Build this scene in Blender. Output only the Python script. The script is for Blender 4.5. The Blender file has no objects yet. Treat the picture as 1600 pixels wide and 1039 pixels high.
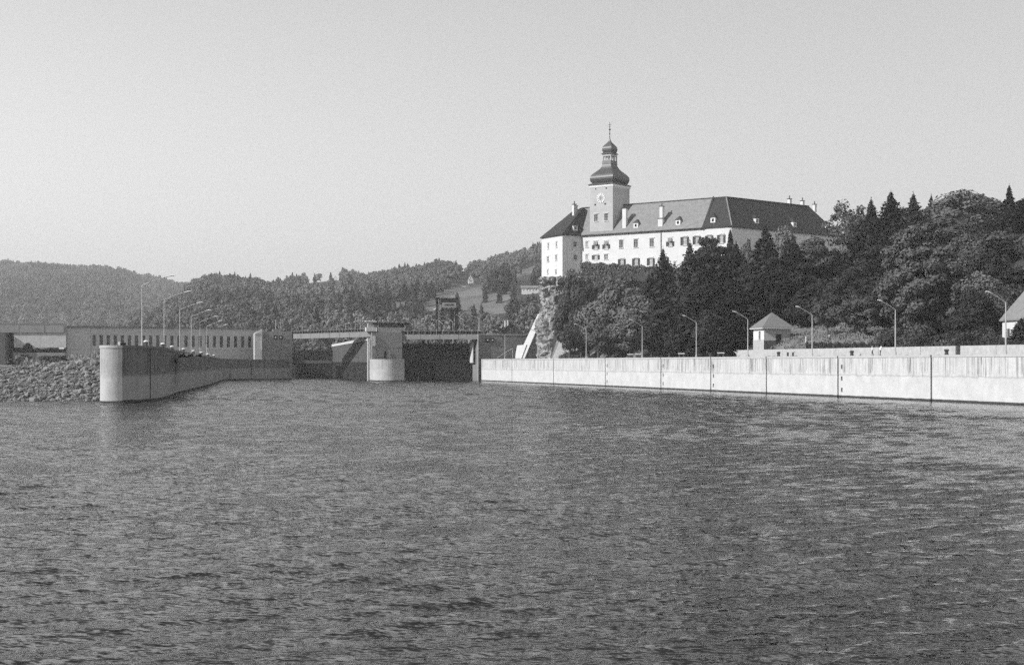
import bpy, bmesh, math, random
import numpy as np
from mathutils import Vector, Matrix

R = math.radians
C = bpy.context.scene
COL = C.collection
random.seed(7)

# ------------------------------------------------------------------ camera, sky, sun, exposure
F = 1600 * 50 / 36.0            # focal length in photograph pixels
HOR = 567.0                     # row of the horizon
EYE = 6.0                       # metres above the river
cam = bpy.data.cameras.new('camera')
cam.lens = 50; cam.sensor_width = 36; cam.clip_start = 0.5; cam.clip_end = 20000
cam.shift_y = (HOR - 519.5) / 1600.0
cam_o = bpy.data.objects.new('camera', cam); COL.objects.link(cam_o)
cam_o.location = (0, 0, EYE); cam_o.rotation_euler = (R(90), 0, 0)
C.camera = cam_o

SUN_AZ = R(66)                  # from straight behind the camera towards its left
SUN_EL = R(33)
S = Vector((-math.sin(SUN_AZ) * math.cos(SUN_EL), -math.cos(SUN_AZ) * math.cos(SUN_EL), math.sin(SUN_EL)))
world = bpy.data.worlds.new('World'); C.world = world; world.use_nodes = True
wn = world.node_tree.nodes; wl = world.node_tree.links
wn.clear()
sky = wn.new('ShaderNodeTexSky'); sky.sky_type = 'NISHITA'; sky.sun_disc = False
sky.sun_elevation = SUN_EL; sky.sun_rotation = -math.atan2(S.x, S.y)
sky.air_density = 1.0; sky.dust_density = 1.0; sky.ozone_density = 1.0; sky.altitude = 200
bw = wn.new('ShaderNodeSeparateColor'); bg = wn.new('ShaderNodeBackground'); wo = wn.new('ShaderNodeOutputWorld')
bg.inputs['Strength'].default_value = 0.092
wl.new(sky.outputs[0], bw.inputs[0]); wl.new(bw.outputs['Blue'], bg.inputs[0]); wl.new(bg.outputs[0], wo.inputs[0])
sun = bpy.data.lights.new('sun', 'SUN'); sun.energy = 4.2; sun.angle = R(0.5); sun.color = (1, 1, 1)
sun_o = bpy.data.objects.new('sun', sun); COL.objects.link(sun_o)
sun_o.rotation_euler = S.to_track_quat('Z', 'Y').to_euler(); sun_o.location = S * 900
C.view_settings.view_transform = 'Standard'; C.view_settings.look = 'None'
C.view_settings.exposure = 0.6; C.view_settings.gamma = 1.0
C.view_settings.use_curve_mapping = False
C.render.engine = 'CYCLES'
C.cycles.max_bounces = 6; C.cycles.diffuse_bounces = 3; C.cycles.glossy_bounces = 3
C.cycles.transmission_bounces = 3; C.cycles.volume_bounces = 0; C.cycles.caustics_reflective = False
C.cycles.caustics_refractive = False; C.cycles.use_denoising = False
C.cycles.use_adaptive_sampling = True; C.cycles.adaptive_threshold = 0.12; C.cycles.adaptive_min_samples = 20
HAZE_DENSITY = 0.00016

# ------------------------------------------------------------------ materials (a monochrome photograph: neutral greys)
MATS = {}
def nodes_of(name, rough, spec=0.3):
    m = bpy.data.materials.new(name); m.use_nodes = True
    nt = m.node_tree; b = nt.nodes['Principled BSDF']
    b.inputs['Roughness'].default_value = rough
    b.inputs['Specular IOR Level'].default_value = spec
    return m, nt, b
def nd(nt, typ, **kw):
    n = nt.nodes.new(typ)
    for k, v in kw.items(): setattr(n, k, v)
    return n
def math_n(nt, op, a, b=None, clamp=False):
    n = nt.nodes.new('ShaderNodeMath'); n.operation = op; n.use_clamp = clamp
    for i, v in enumerate((a, b)):
        if v is None: continue
        if isinstance(v, (int, float)): n.inputs[i].default_value = v
        else: nt.links.new(v, n.inputs[i])
    return n.outputs[0]
def noise(nt, vec, scale, detail=4, rough=0.6):
    n = nt.nodes.new('ShaderNodeTexNoise'); n.inputs['Scale'].default_value = scale
    n.inputs['Detail'].default_value = detail; n.inputs['Roughness'].default_value = rough
    if vec is not None: nt.links.new(vec, n.inputs['Vector'])
    return n.outputs['Fac']
def ramp(nt, fac, stops):
    r = nt.nodes.new('ShaderNodeValToRGB'); el = r.color_ramp.elements
    while len(el) < len(stops): el.new(0.5)
    for e, (p, v) in zip(el, stops): e.position = p; e.color = (v, v, v, 1)
    nt.links.new(fac, r.inputs[0]); return r.outputs[0]
def mapped(nt, scale, world_pos=True, rot=0):
    g = nt.nodes.new('ShaderNodeNewGeometry') if world_pos else nt.nodes.new('ShaderNodeTexCoord')
    mp = nt.nodes.new('ShaderNodeMapping'); mp.inputs['Scale'].default_value = scale
    mp.inputs['Rotation'].default_value = (0, 0, rot)
    nt.links.new(g.outputs['Position'] if world_pos else g.outputs['Object'], mp.inputs['Vector'])
    return mp.outputs[0]
def bump(nt, b, height, strength, dist=0.05):
    n = nt.nodes.new('ShaderNodeBump'); n.inputs['Strength'].default_value = strength
    n.inputs['Distance'].default_value = dist
    nt.links.new(height, n.inputs['Height']); nt.links.new(n.outputs[0], b.inputs['Normal'])
def plain(name, val, rough=0.7, var=0.25, scale=1.5, spec=0.3, bmp=0.0, metallic=0.0):
    """one grey with two sizes of mottling"""
    m, nt, b = nodes_of(name, rough, spec); b.inputs['Metallic'].default_value = metallic
    p = mapped(nt, (1, 1, 1))
    f = math_n(nt, 'ADD', math_n(nt, 'MULTIPLY', noise(nt, p, scale), 0.6), math_n(nt, 'MULTIPLY', noise(nt, p, scale * 7.3), 0.4))
    nt.links.new(ramp(nt, f, [(0.28, val * (1 - var)), (0.72, val * (1 + var))]), b.inputs['Base Color'])
    if bmp: bump(nt, b, f, bmp, 0.1)
    MATS[name] = m; return m
def concrete(name, val, rot, streak=0.5, z_line=3.9, wet=0.30, rough=0.85, low_val=None, dirt=0.25, z_top=7.3):
    """river-wall concrete: run-off streaks above the high-water line, a dark wet foot"""
    m, nt, b = nodes_of(name, rough, 0.25)
    p = mapped(nt, (1, 1, 1)); pr = mapped(nt, (0.9, 0.9, 0.05), rot=0)
    pr2 = mapped(nt, (2.6, 2.6, 0.11))
    sep = nd(nt, 'ShaderNodeSeparateXYZ'); nt.links.new(p, sep.inputs[0]); z = sep.outputs['Z']
    zw = math_n(nt, 'ADD', z, math_n(nt, 'MULTIPLY', math_n(nt, 'SUBTRACT', noise(nt, p, 0.7), 0.5), 0.8))
    zs = math_n(nt, 'ADD', z, math_n(nt, 'MULTIPLY', math_n(nt, 'SUBTRACT', noise(nt, mapped(nt, (1.7, 1.7, 0.02)), 1.0), 0.5), 3.2))
    up = math_n(nt, 'DIVIDE', math_n(nt, 'SUBTRACT', zs, z_line), 0.5, True)          # 1 above the line
    upz = math_n(nt, 'DIVIDE', math_n(nt, 'SUBTRACT', zw, z_line), 0.25, True)
    st = ramp(nt, noise(nt, pr, 1.0, 5, 0.65), [(0.36, 1.0), (0.50, 0.0)])
    st2 = ramp(nt, noise(nt, pr2, 1.0, 5, 0.75), [(0.36, 1.0), (0.52, 0.0)])
    patch = ramp(nt, noise(nt, mapped(nt, (.16, .16, .02)), 1.0, 4, 0.6), [(0.34, 0.25), (0.66, 1.25)])
    sk = math_n(nt, 'MULTIPLY', math_n(nt, 'MULTIPLY', math_n(nt, 'ADD', math_n(nt, 'MULTIPLY', st, 0.40), math_n(nt, 'MULTIPLY', st2, 0.95)), up), patch)
    mult = math_n(nt, 'SUBTRACT', 1.0, math_n(nt, 'MULTIPLY', sk, streak))
    mot = ramp(nt, math_n(nt, 'ADD', math_n(nt, 'MULTIPLY', noise(nt, p, 0.45), 0.5), math_n(nt, 'MULTIPLY', noise(nt, p, 3.1, 6, 0.7), 0.5)),
               [(0.30, 1 - dirt), (0.70, 1 + dirt * 0.5)])
    tide = math_n(nt, 'SUBTRACT', 1.0, math_n(nt, 'MULTIPLY', math_n(nt, 'SUBTRACT', 1.0, math_n(nt, 'DIVIDE', math_n(nt, 'ABSOLUTE', math_n(nt, 'SUBTRACT', zw, z_line)), 0.22, True)), streak * 0.35))
    foot = math_n(nt, 'DIVIDE', math_n(nt, 'SUBTRACT', math_n(nt, 'ADD', math_n(nt, 'MULTIPLY', zw, .25), math_n(nt, 'MULTIPLY', z, .75)), wet), 0.10, True)
    foot = math_n(nt, 'ADD', math_n(nt, 'MULTIPLY', foot, 0.92), 0.08)
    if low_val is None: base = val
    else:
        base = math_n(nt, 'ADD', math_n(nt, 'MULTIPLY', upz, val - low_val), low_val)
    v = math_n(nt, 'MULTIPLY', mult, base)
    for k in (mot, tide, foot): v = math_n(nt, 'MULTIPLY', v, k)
    cmb = nd(nt, 'ShaderNodeCombineColor')
    for i in range(3): nt.links.new(v, cmb.inputs[i])
    nt.links.new(cmb.outputs[0], b.inputs['Base Color'])
    bump(nt, b, noise(nt, p, 5.0, 6, 0.7), 0.35, 0.04)
    MATS[name] = m; return m
def foliage(name, val, var=0.35, spec=0.15, trans=0.12):
    """leaves: darker and lighter sprays, every tree a little different"""
    m, nt, b = nodes_of(name, 0.6, spec)
    p = mapped(nt, (1, 1, 1)); oi = nd(nt, 'ShaderNodeObjectInfo')
    f = noise(nt, p, 0.55, 5, 0.75)
    v = ramp(nt, f, [(0.30, val * (1 - var)), (0.70, val * (1 + var))])
    k = math_n(nt, 'ADD', math_n(nt, 'MULTIPLY', oi.outputs['Random'], 0.5), 0.75)
    mx = nd(nt, 'ShaderNodeMix', data_type='RGBA', blend_type='MULTIPLY'); mx.inputs[0].default_value = 1
    nt.links.new(v, mx.inputs[6]); nt.links.new(k, mx.inputs[7]); nt.links.new(mx.outputs[2], b.inputs['Base Color'])
    if trans:
        tr = nd(nt, 'ShaderNodeBsdfTranslucent'); ms = nd(nt, 'ShaderNodeMixShader'); ms.inputs[0].default_value = trans
        nt.links.new(mx.outputs[2], tr.inputs[0]); nt.links.new(b.outputs[0], ms.inputs[1]); nt.links.new(tr.outputs[0], ms.inputs[2])
        nt.links.new(ms.outputs[0], nt.nodes['Material Output'].inputs[0])
    MATS[name] = m; return m

concrete('quay_concrete', 0.53, 0, streak=0.72, low_val=0.52, wet=0.28)
concrete('guide_concrete_shade', 0.13, 0, streak=0.92, low_val=0.24, wet=0.42, dirt=0.35, z_line=4.1)  # shaded side: shade deepened in the base colour, under real run-off streaks
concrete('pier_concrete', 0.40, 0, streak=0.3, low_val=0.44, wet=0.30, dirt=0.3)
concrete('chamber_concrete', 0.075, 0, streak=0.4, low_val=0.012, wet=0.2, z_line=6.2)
plain('joint_dark', 0.012, 0.9, spec=0.05)
plain('lock_concrete', 0.175, 0.85, 0.22, 0.5, bmp=0.25)
plain('deck_concrete', 0.19, 0.85, 0.2, 0.4)
plain('bright_concrete', 0.46, 0.85, 0.15, 0.6, bmp=0.2)
plain('house_concrete', 0.37, 0.85, 0.18, 0.35)
plain('coping', 0.4, 0.8, 0.18, 1.0)
plain('coping_shade', 0.1, 0.8, 0.3, 1.0)  # darker copy of coping for the shaded wall, shade put into the colour
plain('plaster', 0.56, 0.85, 0.09, 0.35, bmp=0.12)
plain('tower_plaster', 0.37, 0.85, 0.16, 0.5, bmp=0.2)
plain('pavilion_plaster', 0.54, 0.85, 0.11, 0.3, bmp=0.2)
plain('trim_white', 0.62, 0.7, 0.06, 2)
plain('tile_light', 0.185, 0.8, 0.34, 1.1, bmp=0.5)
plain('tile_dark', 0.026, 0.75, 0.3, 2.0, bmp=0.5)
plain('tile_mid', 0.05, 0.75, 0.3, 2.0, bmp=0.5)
plain('hut_tile', 0.15, 0.8, 0.2, 3.0, bmp=0.4)
plain('copper', 0.075, 0.5, 0.25, 2.5, spec=0.5, metallic=0.3, bmp=0.15)
plain('iron', 0.03, 0.5, 0.2, 3, spec=0.5)
plain('steel_dark', 0.008, 0.9, 0.35, 1.2, spec=0.05)
plain('steel_grey', 0.12, 0.6, 0.25, 1.2, spec=0.4)
plain('steel_pale', 0.36, 0.5, 0.1, 2, spec=0.4)
plain('white_paint', 0.65, 0.5, 0.05, 2)
plain('glass_dark', 0.018, 0.15, 0.2, 1.5, spec=0.5)
plain('glass_grey', 0.16, 0.25, 0.2, 1.5, spec=0.5)
plain('curtain_grey', 0.3, 0.6, 0.15, 1.5)
plain('shutter', 0.03, 0.7, 0.2, 5)
plain('shutter_grey', 0.17, 0.7, 0.2, 5)
plain('timber_dark', 0.03, 0.8, 0.3, 3)
def rock_mat():
    m, nt, b = nodes_of('rock', 0.95, 0.15)
    f = math_n(nt, 'ADD', math_n(nt, 'MULTIPLY', noise(nt, mapped(nt, (.75, .75, .28)), 1.0, 6, 0.75), 0.65), math_n(nt, 'MULTIPLY', noise(nt, mapped(nt, (2.6, 2.6, 1.3)), 1.0, 4, 0.7), 0.35))
    nt.links.new(ramp(nt, f, [(0.36, 0.02), (0.47, 0.14), (0.56, 0.36), (0.75, 0.46)]), b.inputs['Base Color']); bump(nt, b, f, 1.0, 0.6); MATS['rock'] = m
rock_mat()
plain('rubble_stone', 0.19, 0.9, 0.6, 0.9, bmp=0.4)
plain('rubble_earth', 0.07, 0.95, 0.4, 1.5, bmp=0.8)
plain('masonry', 0.36, 0.9, 0.3, 1.4, bmp=0.5)
plain('plinth_stone', 0.07, 0.9, 0.35, 1.5, bmp=0.4)
plain('bark', 0.06, 0.9, 0.35, 3, bmp=0.5)
plain('grass_slope', 0.14, 0.95, 0.45, 0.5, bmp=0.8)
plain('woodland_floor', 0.03, 0.95, 0.5, 0.3, bmp=0.8)
plain('quay_paving', 0.25, 0.9, 0.15, 0.7)
plain('skin', 0.45, 0.6, 0.05, 4)
plain('cloth_white', 0.7, 0.8, 0.08, 4)
plain('cloth_dark', 0.03, 0.8, 0.2, 4)
plain('hair', 0.02, 0.7, 0.2, 6)
foliage('leaf_mid', 0.08); foliage('leaf_light', 0.115); foliage('leaf_dark', 0.036)
foliage('needle_dark', 0.027, 0.4, trans=0.1); foliage('needle_mid', 0.045, 0.4, trans=0.1)
foliage('dry_grass', 0.19, 0.45); foliage('ivy_leaf', 0.1, 0.5)
def far_foliage(name, val):
    m, nt, b = nodes_of(name, 0.7, 0.1); p = mapped(nt, (1, 1, 1)); oi = nd(nt, 'ShaderNodeObjectInfo')
    f = ramp(nt, noise(nt, mapped(nt, (.009, .009, .004)), 1.0, 4, 0.6), [(0.34, .62), (0.66, 1.4)])
    g_ = ramp(nt, noise(nt, p, 0.4, 3, 0.7), [(0.3, .8), (0.7, 1.2)])
    v = math_n(nt, 'MULTIPLY', math_n(nt, 'MULTIPLY', f, g_), math_n(nt, 'MULTIPLY', math_n(nt, 'ADD', math_n(nt, 'MULTIPLY', oi.outputs['Random'], .4), .8), val))
    c = nd(nt, 'ShaderNodeCombineColor')
    for i in range(3): nt.links.new(v, c.inputs[i])
    nt.links.new(c.outputs[0], b.inputs['Base Color']); MATS[name] = m
far_foliage('far_leaf', .125); far_foliage('far_needle', .075)
foliage('leaf_great', 0.085)
def hill_mat():
    m, nt, b = nodes_of('hill_meadow', 0.95, 0.1)
    p = mapped(nt, (1, 1, 1))
    f = math_n(nt, 'ADD', math_n(nt, 'MULTIPLY', noise(nt, p, 0.012, 5), 0.6), math_n(nt, 'MULTIPLY', noise(nt, mapped(nt, (0.02, 0.02, 0.35)), 1.0, 3), 0.4))
    nt.links.new(ramp(nt, f, [(0.38, 0.07), (0.62, 0.15)]), b.inputs['Base Color'])
    MATS['hill_meadow'] = m
hill_mat()
def water_mat():
    m, nt, b = nodes_of('river_water', 0.05, 0.5)
    b.inputs['Base Color'].default_value = (0.012, 0.012, 0.012, 1); b.inputs['IOR'].default_value = 1.33
    g = nd(nt, 'ShaderNodeNewGeometry'); acc = g.outputs['Normal']
    calm = ramp(nt, noise(nt, mapped(nt, (0.016, 0.05, 1.0), rot=R(8)), 1.0, 3, 0.5), [(0.36, 0.75), (0.62, 1.1)])
    sp_ = nd(nt, 'ShaderNodeSeparateXYZ'); nt.links.new(g.outputs['Position'], sp_.inputs[0])
    chop = math_n(nt, 'ADD', 1.0, math_n(nt, 'MULTIPLY', math_n(nt, 'DIVIDE', math_n(nt, 'SUBTRACT', sp_.outputs['Y'], 90.0), 260.0, True), 0.1))
    far = math_n(nt, 'DIVIDE', math_n(nt, 'SUBTRACT', sp_.outputs['Y'], 50.0), 250.0, True)
    nt.links.new(math_n(nt, 'ADD', 0.06, math_n(nt, 'MULTIPLY', far, 0.10)), b.inputs['Roughness'])
    calm = math_n(nt, 'MULTIPLY', calm, chop)
    qd = math_n(nt, 'MULTIPLY', math_n(nt, 'SUBTRACT', 134.2, math_n(nt, 'ADD', sp_.outputs['X'], math_n(nt, 'MULTIPLY', sp_.outputs['Y'], 0.3044))), 0.957)
    calm = math_n(nt, 'MULTIPLY', calm, math_n(nt, 'ADD', 0.12, math_n(nt, 'MULTIPLY', math_n(nt, 'DIVIDE', math_n(nt, 'SUBTRACT', qd, 1.0), 24.0, True), 0.88)))
    for sc_, rot, det, amp in (((6.0, 15.0, 1), R(30), 1, (1.0, 1.35)), ((1.9, 5.0, 1), R(24), 2, (.75, 1.25))):
        n = nd(nt, 'ShaderNodeTexNoise'); n.inputs['Scale'].default_value = 1.0; n.inputs['Detail'].default_value = det; n.inputs['Roughness'].default_value = 0.6
        nt.links.new(mapped(nt, sc_, rot=rot), n.inputs['Vector'])
        sub = nd(nt, 'ShaderNodeVectorMath', operation='SUBTRACT'); sub.inputs[1].default_value = (.5, .5, .5); nt.links.new(n.outputs['Color'], sub.inputs[0])
        mul = nd(nt, 'ShaderNodeVectorMath', operation='MULTIPLY'); mul.inputs[1].default_value = (amp[0], amp[1], 0); nt.links.new(sub.outputs[0], mul.inputs[0])
        scl = nd(nt, 'ShaderNodeVectorMath', operation='SCALE'); nt.links.new(mul.outputs[0], scl.inputs[0]); nt.links.new(calm, scl.inputs['Scale'])
        add = nd(nt, 'ShaderNodeVectorMath', operation='ADD'); nt.links.new(acc, add.inputs[0]); nt.links.new(scl.outputs[0], add.inputs[1]); acc = add.outputs[0]
    nrm = nd(nt, 'ShaderNodeVectorMath', operation='NORMALIZE'); nt.links.new(acc, nrm.inputs[0]); nt.links.new(nrm.outputs[0], b.inputs['Normal'])
    MATS['river_water'] = m
water_mat()

# ------------------------------------------------------------------ helpers
def U(u, Y): return (u - 800.0) / F * Y
def Z(v, Y): return EYE + (HOR - v) / F * Y
def P(u, v, Y): return Vector((U(u, Y), Y, Z(v, Y)))
def ray(u, v): return Vector(((u - 800.0) / F, 1.0, (HOR - v) / F))
def hit(u, v, p0, n):
    d = ray(u, v); o = Vector((0, 0, EYE)); t = (Vector(p0) - o).dot(n) / d.dot(n)
    return o + d * t
class MB:
    def __init__(s): s.v = []; s.f = []
    def quad(s, a, b, c, d): i = len(s.v); s.v += [tuple(a), tuple(b), tuple(c), tuple(d)]; s.f.append((i, i + 1, i + 2, i + 3))
    def poly(s, pts): i = len(s.v); s.v += [tuple(p) for p in pts]; s.f.append(tuple(range(i, i + len(pts))))
    def prism(s, pts, z0, z1):
        """vertical prism over a plan outline; z1 may be one height or one per corner"""
        n = len(pts); i = len(s.v)
        zt = z1 if isinstance(z1, (list, tuple)) else [z1] * n
        s.v += [(p[0], p[1], z0) for p in pts] + [(p[0], p[1], zt[k]) for k, p in enumerate(pts)]
        for k in range(n): s.f.append((i + k, i + (k + 1) % n, i + n + (k + 1) % n, i + n + k))
        s.f.append(tuple(range(i + n - 1, i - 1, -1))); s.f.append(tuple(range(i + n, i + 2 * n)))
        return s
    def box(s, c, size, yaw=0):
        cx, cy, cz = c; hx, hy, hz = size[0] / 2, size[1] / 2, size[2] / 2
        co, si = math.cos(yaw), math.sin(yaw)
        pts = [(cx + co * x - si * y, cy + si * x + co * y) for x, y in ((-hx, -hy), (hx, -hy), (hx, hy), (-hx, hy))]
        return s.prism(pts, cz - hz, cz + hz)
    def slab(s, pts, off):
        """a 3-D polygon given thickness along a vector"""
        n = len(pts); i = len(s.v); off = Vector(off)
        s.v += [tuple(p) for p in pts] + [tuple(Vector(p) + off) for p in pts]
        for k in range(n): s.f.append((i + k, i + (k + 1) % n, i + n + (k + 1) % n, i + n + k))
        s.f.append(tuple(range(i + n - 1, i - 1, -1))); s.f.append(tuple(range(i + n, i + 2 * n)))
        return s
    def tube(s, pts, rad, n=8, cap=True):
        pts = [Vector(p) for p in pts]
        rad = rad if isinstance(rad, (list, tuple)) else [rad] * len(pts)
        i0 = len(s.v)
        for k, p in enumerate(pts):
            d = (pts[min(k + 1, len(pts) - 1)] - pts[max(k - 1, 0)]).normalized()
            a = d.cross(Vector((0.3, 0.9, 0.1)) if abs(d.z) > 0.9 else Vector((0, 0, 1))).normalized(); b = d.cross(a)
            for j in range(n):
                t = 2 * math.pi * j / n
                s.v.append(tuple(p + (a * math.cos(t) + b * math.sin(t)) * rad[k]))
        for k in range(len(pts) - 1):
            for j in range(n):
                a = i0 + k * n + j; b = i0 + k * n + (j + 1) % n
                s.f.append((a, b, b + n, a + n))
        if cap:
            s.f.append(tuple(range(i0 + n - 1, i0 - 1, -1))); e = i0 + (len(pts) - 1) * n
            s.f.append(tuple(range(e, e + n)))
        return s
    def rings(s, rings, cap=True):
        """skin over equal-sized closed rings"""
        i0 = len(s.v); n = len(rings[0])
        for r in rings: s.v += [tuple(p) for p in r]
        for k in range(len(rings) - 1):
            for j in range(n):
                a = i0 + k * n + j; b = i0 + k * n + (j + 1) % n
                s.f.append((a, b, b + n, a + n))
        if cap:
            s.f.append(tuple(range(i0 + n - 1, i0 - 1, -1))); e = i0 + (len(rings) - 1) * n
            s.f.append(tuple(range(e, e + n)))
        return s
    def mesh(s, name, mat, smooth=False):
        me = bpy.data.meshes.new(name); me.from_pydata(s.v, [], s.f); me.materials.append(MATS[mat])
        bm = bmesh.new(); bm.from_mesh(me); bmesh.ops.recalc_face_normals(bm, faces=bm.faces); bm.to_mesh(me); bm.free()
        if smooth: me.polygons.foreach_set('use_smooth', [True] * len(me.polygons))
        return me
    def build(s, name, mat, parent=None, smooth=False, label=None):
        return link(name, s.mesh(name, mat, smooth), parent, label)
def link(name, me, parent=None, label=None):
    o = bpy.data.objects.new(name, me); COL.objects.link(o)
    if parent is not None:
        o.parent = parent
        bpy_inv = parent.matrix_world_fix if hasattr(parent, 'matrix_world_fix') else None
        o.matrix_parent_inverse = world_of(parent).inverted()
    if label: o['label'] = label
    return o
def world_of(o):
    m = o.matrix_basis.copy()
    if o.parent: m = world_of(o.parent) @ o.matrix_parent_inverse @ m
    return m
def thing(name, label, cat, loc=(0, 0, 0), group=None, rz=0):
    o = bpy.data.objects.new(name, None); COL.objects.link(o); o.location = loc; o.rotation_euler = (0, 0, rz)
    o.empty_display_size = 0.5
    o['label'] = label; o['category'] = cat
    if group: o['group'] = group
    return o
def tag(o, label, cat, group=None):
    o['label'] = label; o['category'] = cat
    if group: o['group'] = group
    return o
def struct(o): o['kind'] = 'structure'; return o
def stuff(o): o['kind'] = 'stuff'; return o
def copy_tree(o, loc=None, rz=None, scale=None, label=None, parent=None):
    c = o.copy(); COL.objects.link(c)
    if parent is not None: c.parent = parent
    if loc is not None: c.location = loc
    if rz is not None: c.rotation_euler = (0, 0, rz)
    if scale is not None: c.scale = scale
    if label: c['label'] = label
    for ch in list(o.children): copy_tree(ch, parent=c)
    return c
def wall_grid(mb, O, d, n, s0, s1, z0, z1, holes, depth):
    """upright wall face on plan point O along d, holes = (sa, sb, za, zb), reveals running inwards (against n)"""
    O = Vector((O[0], O[1], 0)); d = Vector((d[0], d[1], 0)); n = Vector((n[0], n[1], 0))
    hs = [h for h in holes if h[1] > s0 and h[0] < s1]
    ss = sorted({s0, s1, *[max(s0, h[0]) for h in hs], *[min(s1, h[1]) for h in hs]})
    zs = sorted({z0, z1, *[max(z0, h[2]) for h in hs], *[min(z1, h[3]) for h in hs]})
    pt = lambda s, z, k=0.0: O + d * s - n * k + Vector((0, 0, z))
    for a, b in zip(ss, ss[1:]):
        for e, f in zip(zs, zs[1:]):
            ms, mz = (a + b) / 2, (e + f) / 2
            if any(h[0] < ms < h[1] and h[2] < mz < h[3] for h in hs): continue
            mb.quad(pt(a, e), pt(b, e), pt(b, f), pt(a, f))
    for h in hs:
        a, b, e, f = h
        mb.quad(pt(a, e), pt(a, f), pt(a, f, depth), pt(a, e, depth)); mb.quad(pt(b, e), pt(b, f), pt(b, f, depth), pt(b, e, depth))
        mb.quad(pt(a, e), pt(b, e), pt(b, e, depth), pt(a, e, depth)); mb.quad(pt(a, f), pt(b, f), pt(b, f, depth), pt(a, f, depth))

# ------------------------------------------------------------------ the lie of the land
WD = Vector((-0.291, 0.957, 0)).normalized()      # upstream along the lock
WN = Vector((-WD.y, WD.x, 0))                     # towards the water, seen from the right bank (-x)
def wx(Y): return 134.2 - 0.3044 * Y              # face of the right quay wall
DECK = 7.26
PLAT = [(9, 461), (15.5, 446.5), (24, 450), (33, 438), (62.5, 414.5), (85, 402), (104, 348), (125, 310), (165, 270), (260, 240), (400, 240), (400, 760), (30, 760), (12, 500)]
def seg_dist(px, py, a, b):
    ax, ay = a; bx, by = b; dx, dy = bx - ax, by - ay
    t = np.clip(((px - ax) * dx + (py - ay) * dy) / (dx * dx + dy * dy), 0, 1)
    return np.hypot(px - ax - t * dx, py - ay - t * dy)
def inside(px, py, poly):
    r = np.zeros(np.shape(px), bool)
    for (ax, ay), (bx, by) in zip(poly, poly[1:] + poly[:1]):
        c = ((ay > py) != (by > py)) & (px < (bx - ax) * (py - ay) / (by - ay + 1e-12) + ax)
        r ^= c
    return r
def terr(px, py):
    px = np.asarray(px, float); py = np.asarray(py, float)
    q = (px - (134.2 - 0.3044 * py)) * 0.957
    d1 = np.maximum(0, q - 13.5)
    d2 = np.min([seg_dist(px, py, a, b) for a, b in zip(PLAT, PLAT[1:] + PLAT[:1])], axis=0)
    d2 = np.where(inside(px, py, PLAT), 0, d2)
    r = d1 / (d1 + d2 + 1e-6)
    z = 7.2 + 25.6 * r ** np.interp(px, [62, 90], [.95, 1.6])
    z = z + 0.35 * np.sin(px * 0.31 + py * 0.17) * np.minimum(1, d1 / 8) + 0.25 * np.sin(px * 0.83 - py * 0.61) * np.minimum(1, d1 / 8)
    return np.where(q > 13.5, np.where(d1 < 0.01, 7.2, z + 0.8 * np.minimum(1, d1 / 1.5)), 7.2)
def ground(x, y): return float(terr(x, y))

def grid_mesh(name, xs, ys, fz, mat, keep=None, smooth=True):
    X, Y_ = np.meshgrid(xs, ys); Zv = fz(X, Y_)
    nx, ny = len(xs), len(ys)
    co = np.stack([X, Y_, Zv], -1).reshape(-1, 3)
    i = np.arange(nx * ny).reshape(ny, nx)
    q = np.stack([i[:-1, :-1], i[:-1, 1:], i[1:, 1:], i[1:, :-1]], -1).reshape(-1, 4)
    if keep is not None:
        cx = co[q].mean(1); q = q[keep(cx[:, 0], cx[:, 1])]
    me = quads(name, co, q); me.materials.append(MATS[mat])
    if smooth: me.polygons.foreach_set('use_smooth', np.ones(len(me.polygons), bool))
    return me
def quads(name, co, q):
    me = bpy.data.meshes.new(name)
    me.vertices.add(len(co)); me.vertices.foreach_set('co', np.ascontiguousarray(co, np.float32).ravel())
    me.loops.add(q.size); me.loops.foreach_set('vertex_index', np.ascontiguousarray(q, np.int32).ravel())
    me.polygons.add(len(q)); me.polygons.foreach_set('loop_start', np.arange(0, q.size, 4, dtype=np.int32))
    me.update(calc_edges=True); me.validate()
    return me

# ground sheet out to the horizon, river bed
g = MB(); g.quad((-4300, -200, -3), (4300, -200, -3), (4300, 4300, -3), (-4300, 4300, -3))
struct(g.build('ground', 'woodland_floor'))

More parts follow.
